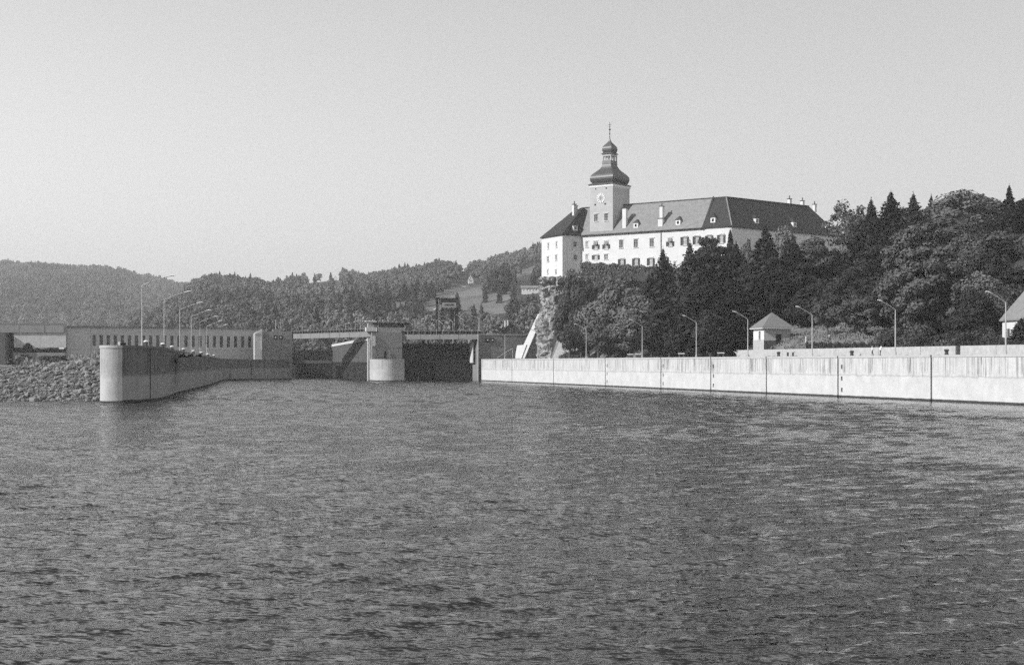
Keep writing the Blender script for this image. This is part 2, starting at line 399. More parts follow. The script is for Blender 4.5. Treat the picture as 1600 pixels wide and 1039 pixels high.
# river: wind waves built as geometry near the boat, finer ripple in the material
rng = np.random.default_rng(3)
ys = [-40.0, 0.0, 14.0]
y = 20.0
while y < 900: ys.append(y); y += max(0.13, min(0.8, 0.0048 * y)) if y < 530 else 0.03 * y
ext = [0.0]
while ext[-1] < 900: e_ = ext[-1]; ext.append(e_ + (0.2 if e_ < 26 else min(0.2 + (e_ - 26) * .012, 0.8) if e_ < 150 else e_ * .12))
xs = np.array([-e for e in ext[:0:-1]] + ext); ys = np.array(ys)
def waves(X, Y_):
    h = np.zeros_like(X); Nw = 72
    sp = np.maximum(np.maximum(0.13, 0.0048 * Y_), np.where(np.abs(X) < 26, .2, np.minimum(.8, .2 + (np.abs(X) - 26) * .012)))
    for k in range(Nw):
        lam = 0.45 * (2.6 / 0.45) ** rng.random(); th = R(122) + rng.normal(0, 0.36)
        kk = 2 * math.pi / lam; a = 0.0195 / kk
        w = np.clip(lam / sp / 2.4 - 0.8, 0, 1) * np.clip((200 - Y_) / 80, 0, 1)
        h += w * a * np.sin(kk * (X * math.cos(th) + Y_ * math.sin(th)) + rng.random() * 6.28)
    far = np.zeros_like(X)
    for k in range(44):
        lam = 2.2 * (5.0 / 2.2) ** rng.random(); th = R(100) + rng.normal(0, 0.6); kk = 2 * math.pi / lam
        far += 0.029 / kk * np.sin(kk * (X * math.cos(th) + Y_ * math.sin(th)) + rng.random() * 6.28)
    h += far * np.clip((Y_ - 90) / 120, 0, 1) * np.clip((560 - Y_) / 40, 0, 1) * np.clip((165 - np.abs(X)) / 15, 0, 1)
    patch = 0.75 + 0.45 * (0.5 + 0.5 * np.sin(X * 0.11 + Y_ * 0.17 + 1.0) * np.sin(Y_ * 0.07 - X * 0.05) + 0.35 * np.sin(X * 0.31 + Y_ * 0.23))
    q_ = -(X - (134.2 - 0.3044 * Y_)) * .957
    return h * patch * np.clip((q_ - 1.0) / 24, .10, 1)
struct(link('water', grid_mesh('water', xs, ys, waves, 'river_water')))

# right bank behind the quay wall
xs = np.arange(-30, 330, 3.0); ys = np.arange(140, 640, 3.0)
bank = link('river_bank', grid_mesh('river_bank', xs, ys, lambda a, b: terr(a, b), 'grass_slope',
            keep=lambda a, b: ((a - (134.2 - 0.3044 * b)) * 0.957 > 1.8) & (a > 14 + np.maximum(0, b - 461) * 0.06 - np.maximum(0, 447 - b) * 5)))
struct(bank)
bank.data.materials.append(MATS['woodland_floor'])
cen = np.zeros(len(bank.data.polygons) * 3); bank.data.polygons.foreach_get('center', cen); cen = cen.reshape(-1, 3)
cu = 800 + F * cen[:, 0] / cen[:, 1]; cq = (cen[:, 0] - wx(cen[:, 1])) * .957
bank.data.polygons.foreach_set('material_index', np.where((cq < 13.4) | ((cu > 1205) & (cu < 1385) & (cq < 42)), 0, 1).astype(np.int32))
pv = MB()
ya, yb = 150.0, 474.0
pv.slab([Vector((wx(ya), ya, 0)) - WN * 2.6 + Vector((0, 0, 7.215)), Vector((wx(ya), ya, 0)) - WN * 13.6 + Vector((0, 0, 7.215)),
         Vector((wx(yb), yb, 0)) - WN * 13.6 + Vector((0, 0, 7.215)), Vector((wx(yb), yb, 0)) - WN * 2.6 + Vector((0, 0, 7.215))], (0, 0, 0.03))
struct(pv.build('quay_pavement', 'quay_paving'))

# hills
def curve(pts, x):
    return np.interp(x, [p[0] for p in pts], [p[1] for p in pts])
YL, YM = 2900.0, 1500.0
LEFT = [(-700, 440), (-300, 415), (-50, 407), (0, 405), (40, 404), (100, 406), (150, 409), (200, 418), (240, 428), (270, 434), (310, 440), (380, 452), (470, 470), (600, 500), (760, 540)]
MID = [(-200, 563), (120, 560), (170, 535), (205, 507), (240, 487), (270, 466), (300, 446), (320, 437), (340, 433), (360, 435), (400, 433), (420, 441), (450, 437), (470, 437), (500, 433),
       (540, 424), (570, 426), (620, 420), (660, 415), (690, 417), (712, 423), (740, 420), (760, 418), (780, 412), (800, 410), (820, 405), (845, 398), (900, 385), (1000, 370), (1200, 370), (1500, 390), (2400, 420)]
LEFT_Z = [(U(u, YL), max(0.0, Z(v, YL) - 23)) for u, v in LEFT]
MID_Z = [(U(u, YM), max(0.0, Z(v, YM) - (14 if u < 690 else 4))) for u, v in MID]
def hills(X, Y_):
    # profiles are wider apart with distance, as ridges that run away from the river are
    hm = curve(MID_Z, X * YM / np.maximum(Y_, 650))
    t = np.clip((Y_ - 640) / (YM - 640), 0, 1.0)
    back = np.clip(1 - (Y_ - YM) / 900, 0, 1)
    zm = hm * np.where(Y_ < YM, t ** 0.85, back)
    hl = curve(LEFT_Z, X * YL / np.maximum(Y_, 1500))
    t2 = np.clip((Y_ - 1500) / (YL - 1500), 0, 1.0)
    zl = hl * np.where(Y_ < YL, t2 ** 0.8, np.clip(1 - (Y_ - YL) / 1200, 0, 1))
    w = 5 * np.sin(X * 0.013 + Y_ * 0.021) + 4 * np.sin(X * 0.031 - Y_ * 0.017) + 3 * np.sin(X * 0.061 + 1.3)
    return np.maximum(zm + w * np.clip(zm / 60, 0, 0.5), zl + w * 0.7 * np.clip(zl / 150, 0, 1)) + 5.5
xs = np.arange(-2400, 1500, 20.0); ys = np.concatenate([np.arange(640, 1660, 12.0), np.arange(1660, 4100, 30.0)])
FIELDS = [[(690, 446), (762, 447), (775, 460), (806, 460), (812, 476), (785, 488), (760, 500), (712, 490), (690, 470)], [(478, 434), (505, 427), (532, 426), (530, 436), (500, 441), (480, 442)], [(600, 478), (640, 468), (648, 474), (612, 486)], [(786, 432), (846, 408), (846, 424), (800, 436)], [(714, 414), (726, 414), (736, 432), (726, 433)], [(655, 478), (690, 460), (700, 464), (672, 488)]]
hl_ = struct(link('hills', grid_mesh('hills', xs, ys, hills, 'woodland_floor')))
hl_.data.materials.append(MATS['hill_meadow'])
cen = np.zeros(len(hl_.data.polygons) * 3); hl_.data.polygons.foreach_get('center', cen); cen = cen.reshape(-1, 3)
cu = 800 + F * cen[:, 0] / cen[:, 1]; cv_ = HOR - (cen[:, 2] - EYE) / cen[:, 1] * F
fm = np.zeros(len(cen), bool)
for f_ in FIELDS: fm |= inside(cu, cv_, f_) & (cen[:, 1] < 1650)
hl_.data.polygons.foreach_set('material_index', fm.astype(np.int32))
isl = MB()   # river island behind the guide wall, up to the power station
isl.prism([(-69, 268), (-74, 300), (-82, 352), (-99, 455), (-103, 480), (-99, 500), (-84, 518), (-84, 640), (-400, 640), (-400, 268)], -2, 5.3)
struct(isl.build('river_island', 'grass_slope'))
upl = MB()   # the upper lock level behind the gates
upl.prism([(-60, 640), (-52, 575), (-30, 530), (6, 494), (14, 640), (14, 700), (-60, 700)], -2, 12.0)
struct(upl.build('lock_terrace', 'deck_concrete'))

# ------------------------------------------------------------------ haze
hz = MB(); hz.box((0, 1800, 150), (9200, 5200, 308))
hz.v = [(x, y, -4.0 if z < 100 else 330.0) for x, y, z in hz.v]
m = bpy.data.materials.new('haze_air'); m.use_nodes = True; nt = m.node_tree; nt.nodes.clear()
pvn = nt.nodes.new('ShaderNodeVolumePrincipled'); on = nt.nodes.new('ShaderNodeOutputMaterial')
pvn.inputs['Color'].default_value = (0.85, 0.85, 0.85, 1); pvn.inputs['Density'].default_value = HAZE_DENSITY
pvn.inputs['Anisotropy'].default_value = 0.0
nt.links.new(pvn.outputs[0], on.inputs['Volume']); MATS['haze_air'] = m
stuff(hz.build('haze', 'haze_air'))

# ------------------------------------------------------------------ right quay wall: concrete blocks between open joints
qw = thing('quay_wall', 'long pale concrete quay wall along the bank below the castle, streaked and jointed', 'river wall', (wx(330), 330, 0))
JU = [752, 800, 865, 946, 1033, 1111, 1198, 1310, 1456]
def y_on_wall(u, back=0.0):
    t = (u - 800) / F; return (134.2 + back) / (t + 0.3044)
JY = [y_on_wall(u) for u in JU] + [196.0, 168.0, 140.0]
WO = Vector((wx(480), 480, 0)); DD = -WD                     # s runs from the gate towards the boat
def s_of(Y): return (480 - Y) / WD.y
NICHE = (946, 1033, 1111, 1310)
for i in range(len(JY) - 1):
    sa, sb = s_of(JY[i]) + 0.24, s_of(JY[i + 1]) - 0.24
    holes = []
    if i < len(JU) and JU[i] in NICHE:
        c = sa + 1.05
        holes = [(c - .28, c + .28, z - .38, z + .38) for z in (5.3, 3.25, 1.25)]
    b = MB(); wall_grid(b, WO, DD, WN, sa, sb, -2.5, 6.88, holes, 0.5)
    A = WO + DD * sa; B = WO + DD * sb
    for p in (A, B): b.quad(p + Vector((0, 0, -2.5)), p - WN * 2.5 + Vector((0, 0, -2.5)), p - WN * 2.5 + Vector((0, 0, 6.88)), p + Vector((0, 0, 6.88)))
    b.quad(A + Vector((0, 0, 6.88)), B + Vector((0, 0, 6.88)), B - WN * 2.5 + Vector((0, 0, 6.88)), A - WN * 2.5 + Vector((0, 0, 6.88)))
    blk = b.build('wall_block', 'quay_concrete', qw)
    cp = MB(); cp.slab([A + WN * 0.07 + Vector((0, 0, 6.883)), B + WN * 0.07 + Vector((0, 0, 6.883)), B - WN * 2.55 + Vector((0, 0, 6.883)), A - WN * 2.55 + Vector((0, 0, 6.883))], (0, 0, DECK - 6.883))
    cp.build('coping', 'coping', qw)
    for h in holes:
        k = MB(); c = WO + DD * ((h[0] + h[1]) / 2) - WN * 0.42; zc = (h[2] + h[3]) / 2
        k.box((c.x, c.y, zc), (0.62, 0.1, 0.84), math.atan2(DD.y, DD.x)); k.tube([c + WN * .05 + Vector((0, 0, h[2])), c + WN * .05 + Vector((0, 0, h[3]))], 0.09, 6)
        k.build('mooring_niche', 'joint_dark', blk)
bk = MB(); A = WO - WN * 0.55 + DD * s_of(JY[0]); B = WO - WN * 0.55 + DD * s_of(140)
bk.slab([A + Vector((0, 0, -2.5)), B + Vector((0, 0, -2.5)), B + Vector((0, 0, 6.7)), A + Vector((0, 0, 6.7))], -WN * 0.6)
bk.build('joint_backing', 'joint_dark', qw)

# ------------------------------------------------------------------ parapet behind the quay
pw = thing('parapet_wall', 'low pale masonry wall set back above the quay, below the grass slope', 'wall', (wx(280) + 12, 280, 7.2))
PB = WO - WN * 12.2
def sp(u): return s_of(y_on_wall(u, 12.75))
marks = [1146, 1236, 1322, 1390, 1458, 1514.5]
marks2 = [1522, 1580, 1660, 1760, 1900]
for ml in (marks, marks2):
    for a, b_ in zip(ml, ml[1:]):
        A = PB + DD * (sp(a) + .05); B = PB + DD * (sp(b_) - .05)
        k = MB(); k.slab([A + Vector((0, 0, 7.2)), B + Vector((0, 0, 7.2)), B + Vector((0, 0, 8.85)), A + Vector((0, 0, 8.85))], -WN * 0.5)
        k.build('wall_panel', 'masonry', pw)
A = PB + DD * (sp(1514.5) + .04) - WN * .2; B = PB + DD * (sp(1522) - .04) - WN * .2
k = MB(); k.slab([A + Vector((0, 0, 7.2)), B + Vector((0, 0, 7.2)), B + Vector((0, 0, 8.8)), A + Vector((0, 0, 8.8))], -WN * 0.12)
k.build('gate', 'timber_dark', pw)

# ------------------------------------------------------------------ left guide wall with the round head
gw = thing('guide_wall', 'long dark curved concrete guide wall with a rounded sunlit head', 'river wall', (-58, 214, 0))
# face seen from the boat (right-hand side of the wall)
FACE = [(-57.9, 211.3), (-56.6, 214.5), (-55.7, 219), (-56.9, 232), (-59.6, 248), (-63.0, 266), (-66.5, 288), (-70.2, 314), (-75.8, 351), (-81.2, 384), (-87.3, 421), (-92.4, 451), (-96.6, 476), (-96.6, 487), (-91.0, 496.5), (-79.5, 511.5)]
ZT = [8.62, 8.62, 8.61, 8.57, 8.50, 8.42, 8.27, 8.10, 7.85, 7.68, 7.55, 7.45, 7.42, 7.38, 7.25, 7.10]
def off(i, d):
    a = Vector(FACE[max(i - 1, 0)]); b_ = Vector(FACE[min(i + 1, len(FACE) - 1)]); t = (b_ - a).normalized()
    n = Vector((-t.y, t.x)); p = Vector(FACE[i]) + n * d
    return (p.x, p.y)
def strip(mb, i0, i1, z0, dz, d0, d1):
    rg = []
    for i in range(i0, i1 + 1):
        a = off(i, d0); b_ = off(i, d1); zt = ZT[i] + dz
        rg.append([(a[0], a[1], z0 if z0 is not None else zt), (b_[0], b_[1], z0 if z0 is not None else zt), (b_[0], b_[1], zt), (a[0], a[1], zt)])
    return rg
segs = [(0, 2), (2, 5), (5, 8), (8, 11), (11, 13), (13, 14), (14, 15)]
for a, b_ in segs:
    k = MB()
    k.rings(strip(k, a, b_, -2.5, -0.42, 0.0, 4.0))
    k.build('wall_block', 'guide_concrete_shade', gw)
    k = MB(); rg = []
    for i in range(a, b_ + 1):
        p0 = off(i, -0.10); p1 = off(i, 4.05); zt = ZT[i]
        rg.append([(p0[0], p0[1], zt - 0.417), (p1[0], p1[1], zt - 0.417), (p1[0], p1[1], zt), (p0[0], p0[1], zt)])
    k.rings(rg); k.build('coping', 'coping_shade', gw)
for i in (2, 5, 8, 13, 14):          # construction joints, standing a little proud as dark seams
    k = MB(); p = off(i, -0.03); q_ = off(i, 0.5); yaw = math.atan2(q_[1] - p[1], q_[0] - p[0])
    k.box(((p[0] + q_[0]) / 2, (p[1] + q_[1]) / 2, 3.0), (0.55, 0.30, 2 * (ZT[i] - 0.45 - 3.0)), yaw); k.build('joint', 'joint_dark', gw)
# rounded head
hc = Vector((-59.3, 213.2)); hr = 2.36
t0 = math.atan2(FACE[0][1] - hc.y, FACE[0][0] - hc.x)
arc = [(hc.x + hr * math.cos(t), hc.y + hr * math.sin(t)) for t in np.linspace(t0, t0 - R(130), 26)]
arc += [(-61.5, 222), off(3, 3.9), off(1, 2.0)]
k = MB(); k.prism(arc, -2.5, 8.20); k.build('round_head', 'pier_concrete', gw)
arc2 = [(hc.x + (hr + .09) * math.cos(t), hc.y + (hr + .09) * math.sin(t)) for t in np.linspace(t0, t0 - R(130), 26)] + arc[-3:]
k = MB(); k.prism(arc2, 8.203, 8.615); k.build('head_coping', 'coping', gw)

# bollards and lamps on the guide wall
bp = thing('bollard', 'dark mooring bollard with pale cap nearest the round head of guide wall', 'bollard', (0, 0, 0), 'bollards on the guide wall')
k = MB(); k.tube([(0, 0, 0), (0, 0, .12), (0, 0, .5), (0, 0, .62)], [.42, .30, .27, .34], 10); k.build('post', 'iron', bp)
k = MB(); k.tube([(0, 0, .62), (0, 0, .74), (0, 0, .86), (0, 0, .90)], [.36, .40, .30, .10], 10); k.build('cap', 'white_paint', bp)  # cap white for the sunlight on top, put into its colour
def on_left(Y, back):
    x = np.interp(Y, [p[1] for p in FACE[:12]], [p[0] for p in FACE[:12]]); z = np.interp(Y, [p[1] for p in FACE[:12]], ZT[:12])
    return Vector((x - back, Y, z))
nth = ['second', 'third', 'fourth', 'fifth', 'sixth', 'seventh', 'eighth', 'ninth', 'tenth', 'eleventh', 'twelfth']
byl = [(206, 220.5), (241, 243), (269, 270), (290, 298), (306, 325), (318.5, 352), (330, 384), (338, 420)]
for i, (u_, Y) in enumerate(byl):
    p = on_left(Y, 0.9)
    if i == 0: bp.location = p
    else: copy_tree(bp, p, label=f'dark mooring bollard with pale cap, {nth[i-1]} back from the round head')
ct = thing('control_box', 'small dark box with a pale post on top of the round pier head', 'box', (-59.5, 215.6, 8.615))
k = MB(); k.box((-58.9, 215.6, 8.84), (0.62, 0.5, 0.44)); k.build('box_body', 'steel_dark', ct)
k = MB(); k.box((-59.55, 215.6, 8.9), (0.22, 0.22, 0.56)); k.build('post', 'white_paint', ct)

def lamp_post(name, h, reach, rise, d, label, group, r=0.13):
    """slim tapered mast, cranked arm over the water, long flat lantern"""
    t = thing(name, label, 'lamp post', (0, 0, 0), group)
    d = Vector(d).normalized()
    k = MB(); k.tube([(0, 0, 0), (0, 0, .5), (0, 0, .52), (0, 0, h)], [r * 1.5, r * 1.5, r, r * .62], 8); k.build('mast', 'steel_pale', t)
    k = MB(); e = d * reach
    k.tube([(0, 0, h), d * reach * .45 + Vector((0, 0, h + rise * .55)), d * reach * .8 + Vector((0, 0, h + rise * .9)), e + Vector((0, 0, h + rise))], [r * .62, r * .55, r * .5, r * .45], 7)
    arm = k.build('arm', 'steel_pale', t)
    k = MB(); a = d * (reach * .76) + Vector((0, 0, h + rise * .88)); b_ = d * (reach * 1.06) + Vector((0, 0, h + rise * 1.06))
    k.tube([a, a * .5 + b_ * .5 + Vector((0, 0, .05)), b_], [.07, .125, .08], 8); k.build('lantern', 'white_paint', t)
    return t
lp = lamp_post('street_lamp', 10.0, 4.9, 1.65, (.985, .17, 0), 'tallest lamp post, nearest the round head of the dark guide wall', 'lamps along the guide wall', .115)
spots = [(222, 225), (256.5, 276), (281, 328), (299, 377), (312.5, 427), (323, 477), (333, 527), (340.5, 577), (347, 625)]
for i, (u_, Y) in enumerate(spots):
    p = Vector((U(u_, Y), Y, on_left(min(Y, 450), 0).z if Y < 450 else 6.75))
    zt = EYE + 121 / F * 225
    sc = (zt - p.z) / 10.0
    if i == 0: lp.location = p; lp.scale = (1, 1, sc)
    else: copy_tree(lp, p, scale=(1, 1, sc), label=f'{nth[i-1]} lamp post behind the guide wall, counted back from its round head')

lr = lamp_post('street_lamp', 7.55, 3.1, 1.5, (-.957, -.25, 0), '', 'lamps along the quay wall', .13)
rl = [(1571.5, 'nearest lamp post on the quay, in front of the gabled white house'), (1399, 'lamp post on the quay standing in front of the big round tree'),
      (1269, 'lamp post on the quay to the right of the little hipped hut'), (1168.5, 'lamp post on the quay just left of the little hipped hut'),
      (1088, 'lamp post on the quay before dark conifers, next beyond the hut'), (1003.5, 'lamp post on the quay beside the two pale slab benches'),
      (916, 'lamp post on the quay at the end of the sloped pale wing wall'), (840, 'lamp post on the quay directly below the castle rock'),
      (789, 'farthest quay lamp post, in front of the lock abutment')]
for i, (u_, lb) in enumerate(rl):
    Y = y_on_wall(u_, 1.2); p = Vector((U(u_, Y), Y, DECK))
    if i == 0: lr.location = p; lr['label'] = lb
    else: copy_tree(lr, p, label=lb)

# bollards, benches on the quay
qb = copy_tree(bp, (0, 0, DECK), label=''); qb.name = 'bollard'; qb['group'] = 'bollards on the quay wall'
for ch in qb.children:
    if ch.name.startswith('cap'): ch.data = ch.data.copy(); ch.data.materials[0] = MATS['iron']
ql = [(1479, 'dark bollard on the quay near the wall gate'), (1331, 'dark bollard on the quay beside the wide wall joint'), (1216.5, 'dark bollard on the quay below the small hut'),
      (1046, 'dark bollard on the quay between the pale benches'), (958.5, 'dark bollard on the quay left of two benches'), (1110, 'dark bollard on the quay over a joint, left of a bench')]
for i, (u_, lb) in enumerate(ql):
    Y = y_on_wall(u_, 1.0); p = Vector((U(u_, Y), Y, DECK))
    if i == 0: qb.location = p; qb['label'] = lb
    else: copy_tree(qb, p, label=lb)
bn = thing('bench', '', 'bench', (0, 0, 0), 'slab benches on the quay')
k = MB(); k.box((0, 0, .86), (1.55, .7, .22)); k.build('seat', 'coping', bn)
for s_ in (-.5, .5):
    k = MB(); k.box((s_, 0, .375), (.3, .5, .745)); k.build('leg', 'iron', bn)
bl = [(985, 'pale slab bench on the quay, left one of the close pair'), (997.5, 'pale slab bench on the quay beside the lamp post, right one of the pair'),
      (1065, 'single pale slab bench on the quay below dark conifers'), (1126.5, 'single pale slab bench on the quay near the parapet end'),
      (1235, 'low slab bench on the quay in front of the parapet below the hut')]
for i, (u_, lb) in enumerate(bl):
    Y = y_on_wall(u_, 2.0); p = Vector((U(u_, Y), Y, DECK)); rz = math.atan2(DD.y, DD.x) - R(8)
    if i == 0: bn.location = p; bn.rotation_euler = (0, 0, rz + R(60)); bn['label'] = lb
    else: copy_tree(bn, p, rz=rz + R(60), label=lb)

# ------------------------------------------------------------------ lock: piers, towers, bridges, gates
def yawed_box(name, mat, parent, c, size, yaw, z0, z1):
    k = MB(); k.box((c[0], c[1], (z0 + z1) / 2), (size[0], size[1], z1 - z0), yaw); return k.build(name, mat, parent)
LY = math.atan2(0.291, 0.957)        # fronts stand square to the lock axis
def front_box(name, mat, parent, uL, uR, Yf, z0, z1, depth):
    """box whose front spans two sight lines at about Yf, square to the lock axis"""
    e = Vector((WD.y, -WD.x, 0))     # along the front, to the right
    c0 = Vector((U((uL + uR) / 2, Yf), Yf, 0)); w = (uR - uL) / F * Yf / (e.x - e.y * (uL + uR - 1600) / 2 / F)
    a = c0 - e * w / 2; b_ = c0 + e * w / 2
    k = MB(); k.prism([(a.x, a.y), (b_.x, b_.y), ((b_ + WD * depth).x, (b_ + WD * depth).y), ((a + WD * depth).x, (a + WD * depth).y)], z0, z1)
    return k.build(name, mat, parent), a, b_, e

gp = thing('guide_pier', 'pale rounded concrete pier head between the two lock bays', 'pier', (-40.4, 462, 0))
cx, cy, rr = U(607, 466), 466.0, 5.25
arc = [(cx + rr * math.cos(t), cy + rr * math.sin(t)) for t in np.linspace(R(180), R(360), 28)]
k = MB(); k.prism(arc + [(cx + rr - 2, 477), (cx - rr - 2, 477)], -2.5, 6.9); k.build('pier_body', 'pier_concrete', gp)
arc2 = [(cx + (rr + .06) * math.cos(t), cy + (rr + .06) * math.sin(t)) for t in np.linspace(R(180), R(360), 28)]
k = MB(); k.prism(arc2 + [(cx + rr - 2, 477), (cx - rr - 2, 477)], 6.903, 7.2); k.build('coping', 'coping', gp)

tw = thing('lock_tower', 'grey concrete lock tower between the bays with a small dark door', 'tower', (-42, 480, 0))
o_, tA, tB, te = front_box('wall', 'lock_concrete', tw, 580, 628.5, 479, -2.5, 16.1, 13)
tn = -WD
def on_front(A, e, n, s, z, out): return A + e * s + n * out + Vector((0, 0, z))
yawf = math.atan2(te.y, te.x)
wF = (tB - tA).length
c = on_front(tA, te, tn, wF * .455, 0, .04); k = MB(); k.box((c.x, c.y, 8.5), (.85, .12, 2.6), yawf); k.build('door', 'joint_dark', tw)
c = on_front(tA, te, tn, wF * .59, 0, .12); k = MB(); k.box((c.x, c.y, 8.7), (.5, .25, 3.1), yawf); k.build('pilaster', 'lock_concrete', tw)
for zz in (11.2,):
    c = on_front(tA, te, tn, wF / 2, 0, .03); k = MB(); k.box((c.x, c.y, zz), (wF - .02, .12, .14), yawf); k.build('string_course', 'steel_grey', tw)
# guide rails; edge strip pale for sunlight on the flank, put into its colour
c = on_front(tA, te, tn, -.75, 0, -.4); k = MB(); k.box((c.x, c.y, 6.9), (.9, .8, 14.3), yawf); k.build('lit_edge', 'bright_concrete', tw)
c = on_front(tA, te, tn, .15, 0, .35); k = MB(); k.box((c.x, c.y, 7.2), (.28, .4, 18), yawf); k.build('guide_rail', 'steel_pale', tw)
c = on_front(tA, te, tn, 1.1, 0, .2); k = MB(); k.box((c.x, c.y, 2.6), (.7, .35, 8.6), yawf); k.build('ladder_recess', 'joint_dark', tw)
c = on_front(tA, te, tn, .9, 0, .3); k = MB(); k.box((c.x, c.y, 13.4), (.9, .6, 3.4), yawf); k.build('corner_block', 'bright_concrete', tw)

cb = thing('control_cabin', 'low control cabin with a flat dark roof on the lock tower', 'cabin', (-38, 484, 16.1))
c0 = on_front(tA, te, tn, wF * .68, 0, -4.5)
yawed_box('wall', 'house_concrete', cb, c0, (9.6, 7, 0), yawf, 16.103, 17.95)
yawed_box('window', 'glass_dark', cb, c0 - te * .8 + tn * 0, (6.2, 7.1, 0), yawf, 17.953, 19.0)
for s_ in (-4.55, 4.55): yawed_box('corner_post', 'house_concrete', cb, c0 + te * s_, (.5, 7, 0), yawf, 17.953, 19.0)
for s_ in (-2.4, -.8, .8, 2.4): yawed_box('mullion', 'steel_grey', cb, c0 + te * s_ + tn * 3.58, (.12, .1, 0), yawf, 17.97, 18.98)
yawed_box('roof', 'steel_dark', cb, c0 - te * .3, (12.6, 8.6, 0), yawf, 19.003, 19.5)

wc = thing('lookout', 'small white railed lookout at the left corner of the lock tower', 'lookout', (-48, 480, 16.1))
c0 = on_front(tA, te, tn, .0, 0, -1)
yawed_box('platform', 'bright_concrete', wc, c0, (3.4, 2.4, 0), yawf, 16.6, 17.9)
yawed_box('cabin', 'curtain_grey', wc, c0 + tn * -.1, (2.0, 1.6, 0), yawf, 17.903, 19.8)
yawed_box('roof', 'white_paint', wc, c0, (3.6, 2.4, 0), yawf, 19.803, 20.1)
yawed_box('post', 'steel_pale', wc, c0 - te * 1.1, (.3, .3, 0), yawf, 16.103, 16.6)
yawed_box('post', 'steel_pale', wc, c0 + te * 1.1, (.3, .3, 0), yawf, 16.103, 16.6)

# left abutment block
la = thing('lock_abutment', 'grey concrete block left of the open lock bay, carrying two signals', 'abutment', (-86, 508, 0))
o_, lA, lB, e_ = front_box('wall', 'lock_concrete', la, 405, 456.5, 517, -2.5, 17.4, 14)
c = on_front(lA, e_, tn, (lB - lA).length * .55, 17.9, -2)
yawed_box('parapet', 'lock_concrete', la, c, ((lB - lA).length * .25, 2, 0), yawf, 17.403, 18.3)
for s_ in (.52, .68): 
    c = on_front(lA, e_, tn, (lB - lA).length * s_, 0, -2); k = MB(); k.tube([c + Vector((0, 0, 18.3)), c + Vector((0, 0, 21.5 + (s_ > .6) * .8))], [.12, .08], 6); k.build('mast', 'steel_pale', la)
st = thing('stair_tower', 'small pale stair tower beside the left lock abutment', 'tower', (-92, 506, 6.7))
o_, sA, sB, e2 = front_box('wall', 'house_concrete', st, 398, 409.5, 513, 6.7, 16.4, 4)
k = MB(); k.slab([sA + Vector((0, 0, 16.4)) + tn * .2, sB + Vector((0, 0, 16.4)) + tn * .2, sB + Vector((0, 0, 17.9)) + tn * .2, sA + Vector((0, 0, 16.6)) + tn * .2], WD * 4.3); k.build('roof', 'coping', st)
c = on_front(sA, e2, tn, (sB - sA).length, 0, .1); k = MB(); k.box((c.x - .2, c.y, 13.6), (.35, .35, 6.4), yawf); k.build('corner_post', 'bright_concrete', st)

# right abutment
ra = thing('lock_abutment', 'grey concrete block right of the closed gate, carrying two signals', 'abutment', (0, 480, 0))
o_, rA, rB, e_ = front_box('wall', 'lock_concrete', ra, 748.5, 852, 479.5, -2.5, 15.4, 14)
yawed_box('coping', 'coping', ra, on_front(rA, e_, tn, (rB - rA).length / 2, 0, -7), ((rB - rA).length + .2, 14.3, 0), yawf, 15.403, 15.65)
c = on_front(rA, e_, tn, -.30, 0, .3); k = MB(); k.box((c.x, c.y, 6.6), (.3, .5, 18), yawf); k.build('guide_rail', 'steel_pale', ra)
c = on_front(rA, e_, tn, -.85, 0, -5.9); k = MB(); k.box((c.x, c.y, 9.9), (.3, 3.8, 7.7), yawf); k.build('gate_jamb', 'bright_concrete', ra)  # pale strip cut to the sunlit part of the flank; colour holds the light

def signal(A, e, w, s, zc, label):
    t = thing('signal_light', label, 'signal', on_front(A, e, tn, s, zc, .2), 'square signals on the lock fronts')
    c = on_front(A, e, tn, s, 0, .16)
    k = MB()
    k.box((c.x, c.y, zc), (1.32, .3, 1.32), yawf); k.build('board', 'joint_dark', t)
    c2 = on_front(A, e, tn, s, zc, .33)
    k = MB(); k.tube([c2, c2 + tn * .12], .24, 10); k.build('lens', 'white_paint', t)
wL = (lB - lA).length; wR = (rB - rA).length
signal(lA, e_, wL, wL * (430.5 - 405) / 51.5, Z(527, 515), 'black square signal with pale centre, left of two on the left abutment')
signal(lA, e_, wL, wL * (438.7 - 405) / 51.5, Z(527, 515), 'black square signal with pale centre, right of two on the left abutment')
signal(rA, e_, wR, wR * (761.7 - 748.5) / 103.5, Z(531.5, 479), 'black square signal with pale centre, left of two on the right abutment')
signal(rA, e_, wR, wR * (769.3 - 748.5) / 103.5, Z(531.5, 479), 'black square signal with pale centre, right of two on the right abutment')

def beam_between(name, label, a, b_, z0, z1, zr, depth):
    t = thing(name, label, 'bridge', (a + b_) / 2)
    d = (b_ - a).normalized(); n = Vector((d.y, -d.x, 0)); yaw = math.atan2(d.y, d.x); L = (b_ - a).length; c = (a + b_) / 2 - n * depth / 2
    yawed_box('girder', 'deck_concrete', t, c, (L, depth, 0), yaw, z0, z1)
    yawed_box('parapet', 'steel_dark', t, c + n * (depth / 2 + .02), (L, .12, 0), yaw, z1 + .003, zr)
    yawed_box('parapet', 'steel_dark', t, c - n * (depth / 2), (L, .12, 0), yaw, z1 + .003, zr)
    yawed_box('handrail', 'steel_grey', t, c + n * (depth / 2 + .02), (L, .2, 0), yaw, zr + .003, zr + .14)
    for i in range(int(L / 1.9) + 1):
        yawed_box('railing_post', 'steel_pale', t, c + n * (depth / 2 + .14) + d * (L * i / int(L / 1.9) - L / 2) * .995, (.07, .07, 0), yaw, z1 - .3, zr + .45)
    k = max(3, int(L / 6))
    for i in range(1, k):
        yawed_box('joint', 'steel_grey', t, c + n * (depth / 2 + .01) + d * (L * (i / k - .5)), (.16, .1, 0), yaw, z0 + .02, z1 - .02)
    return t, d, n
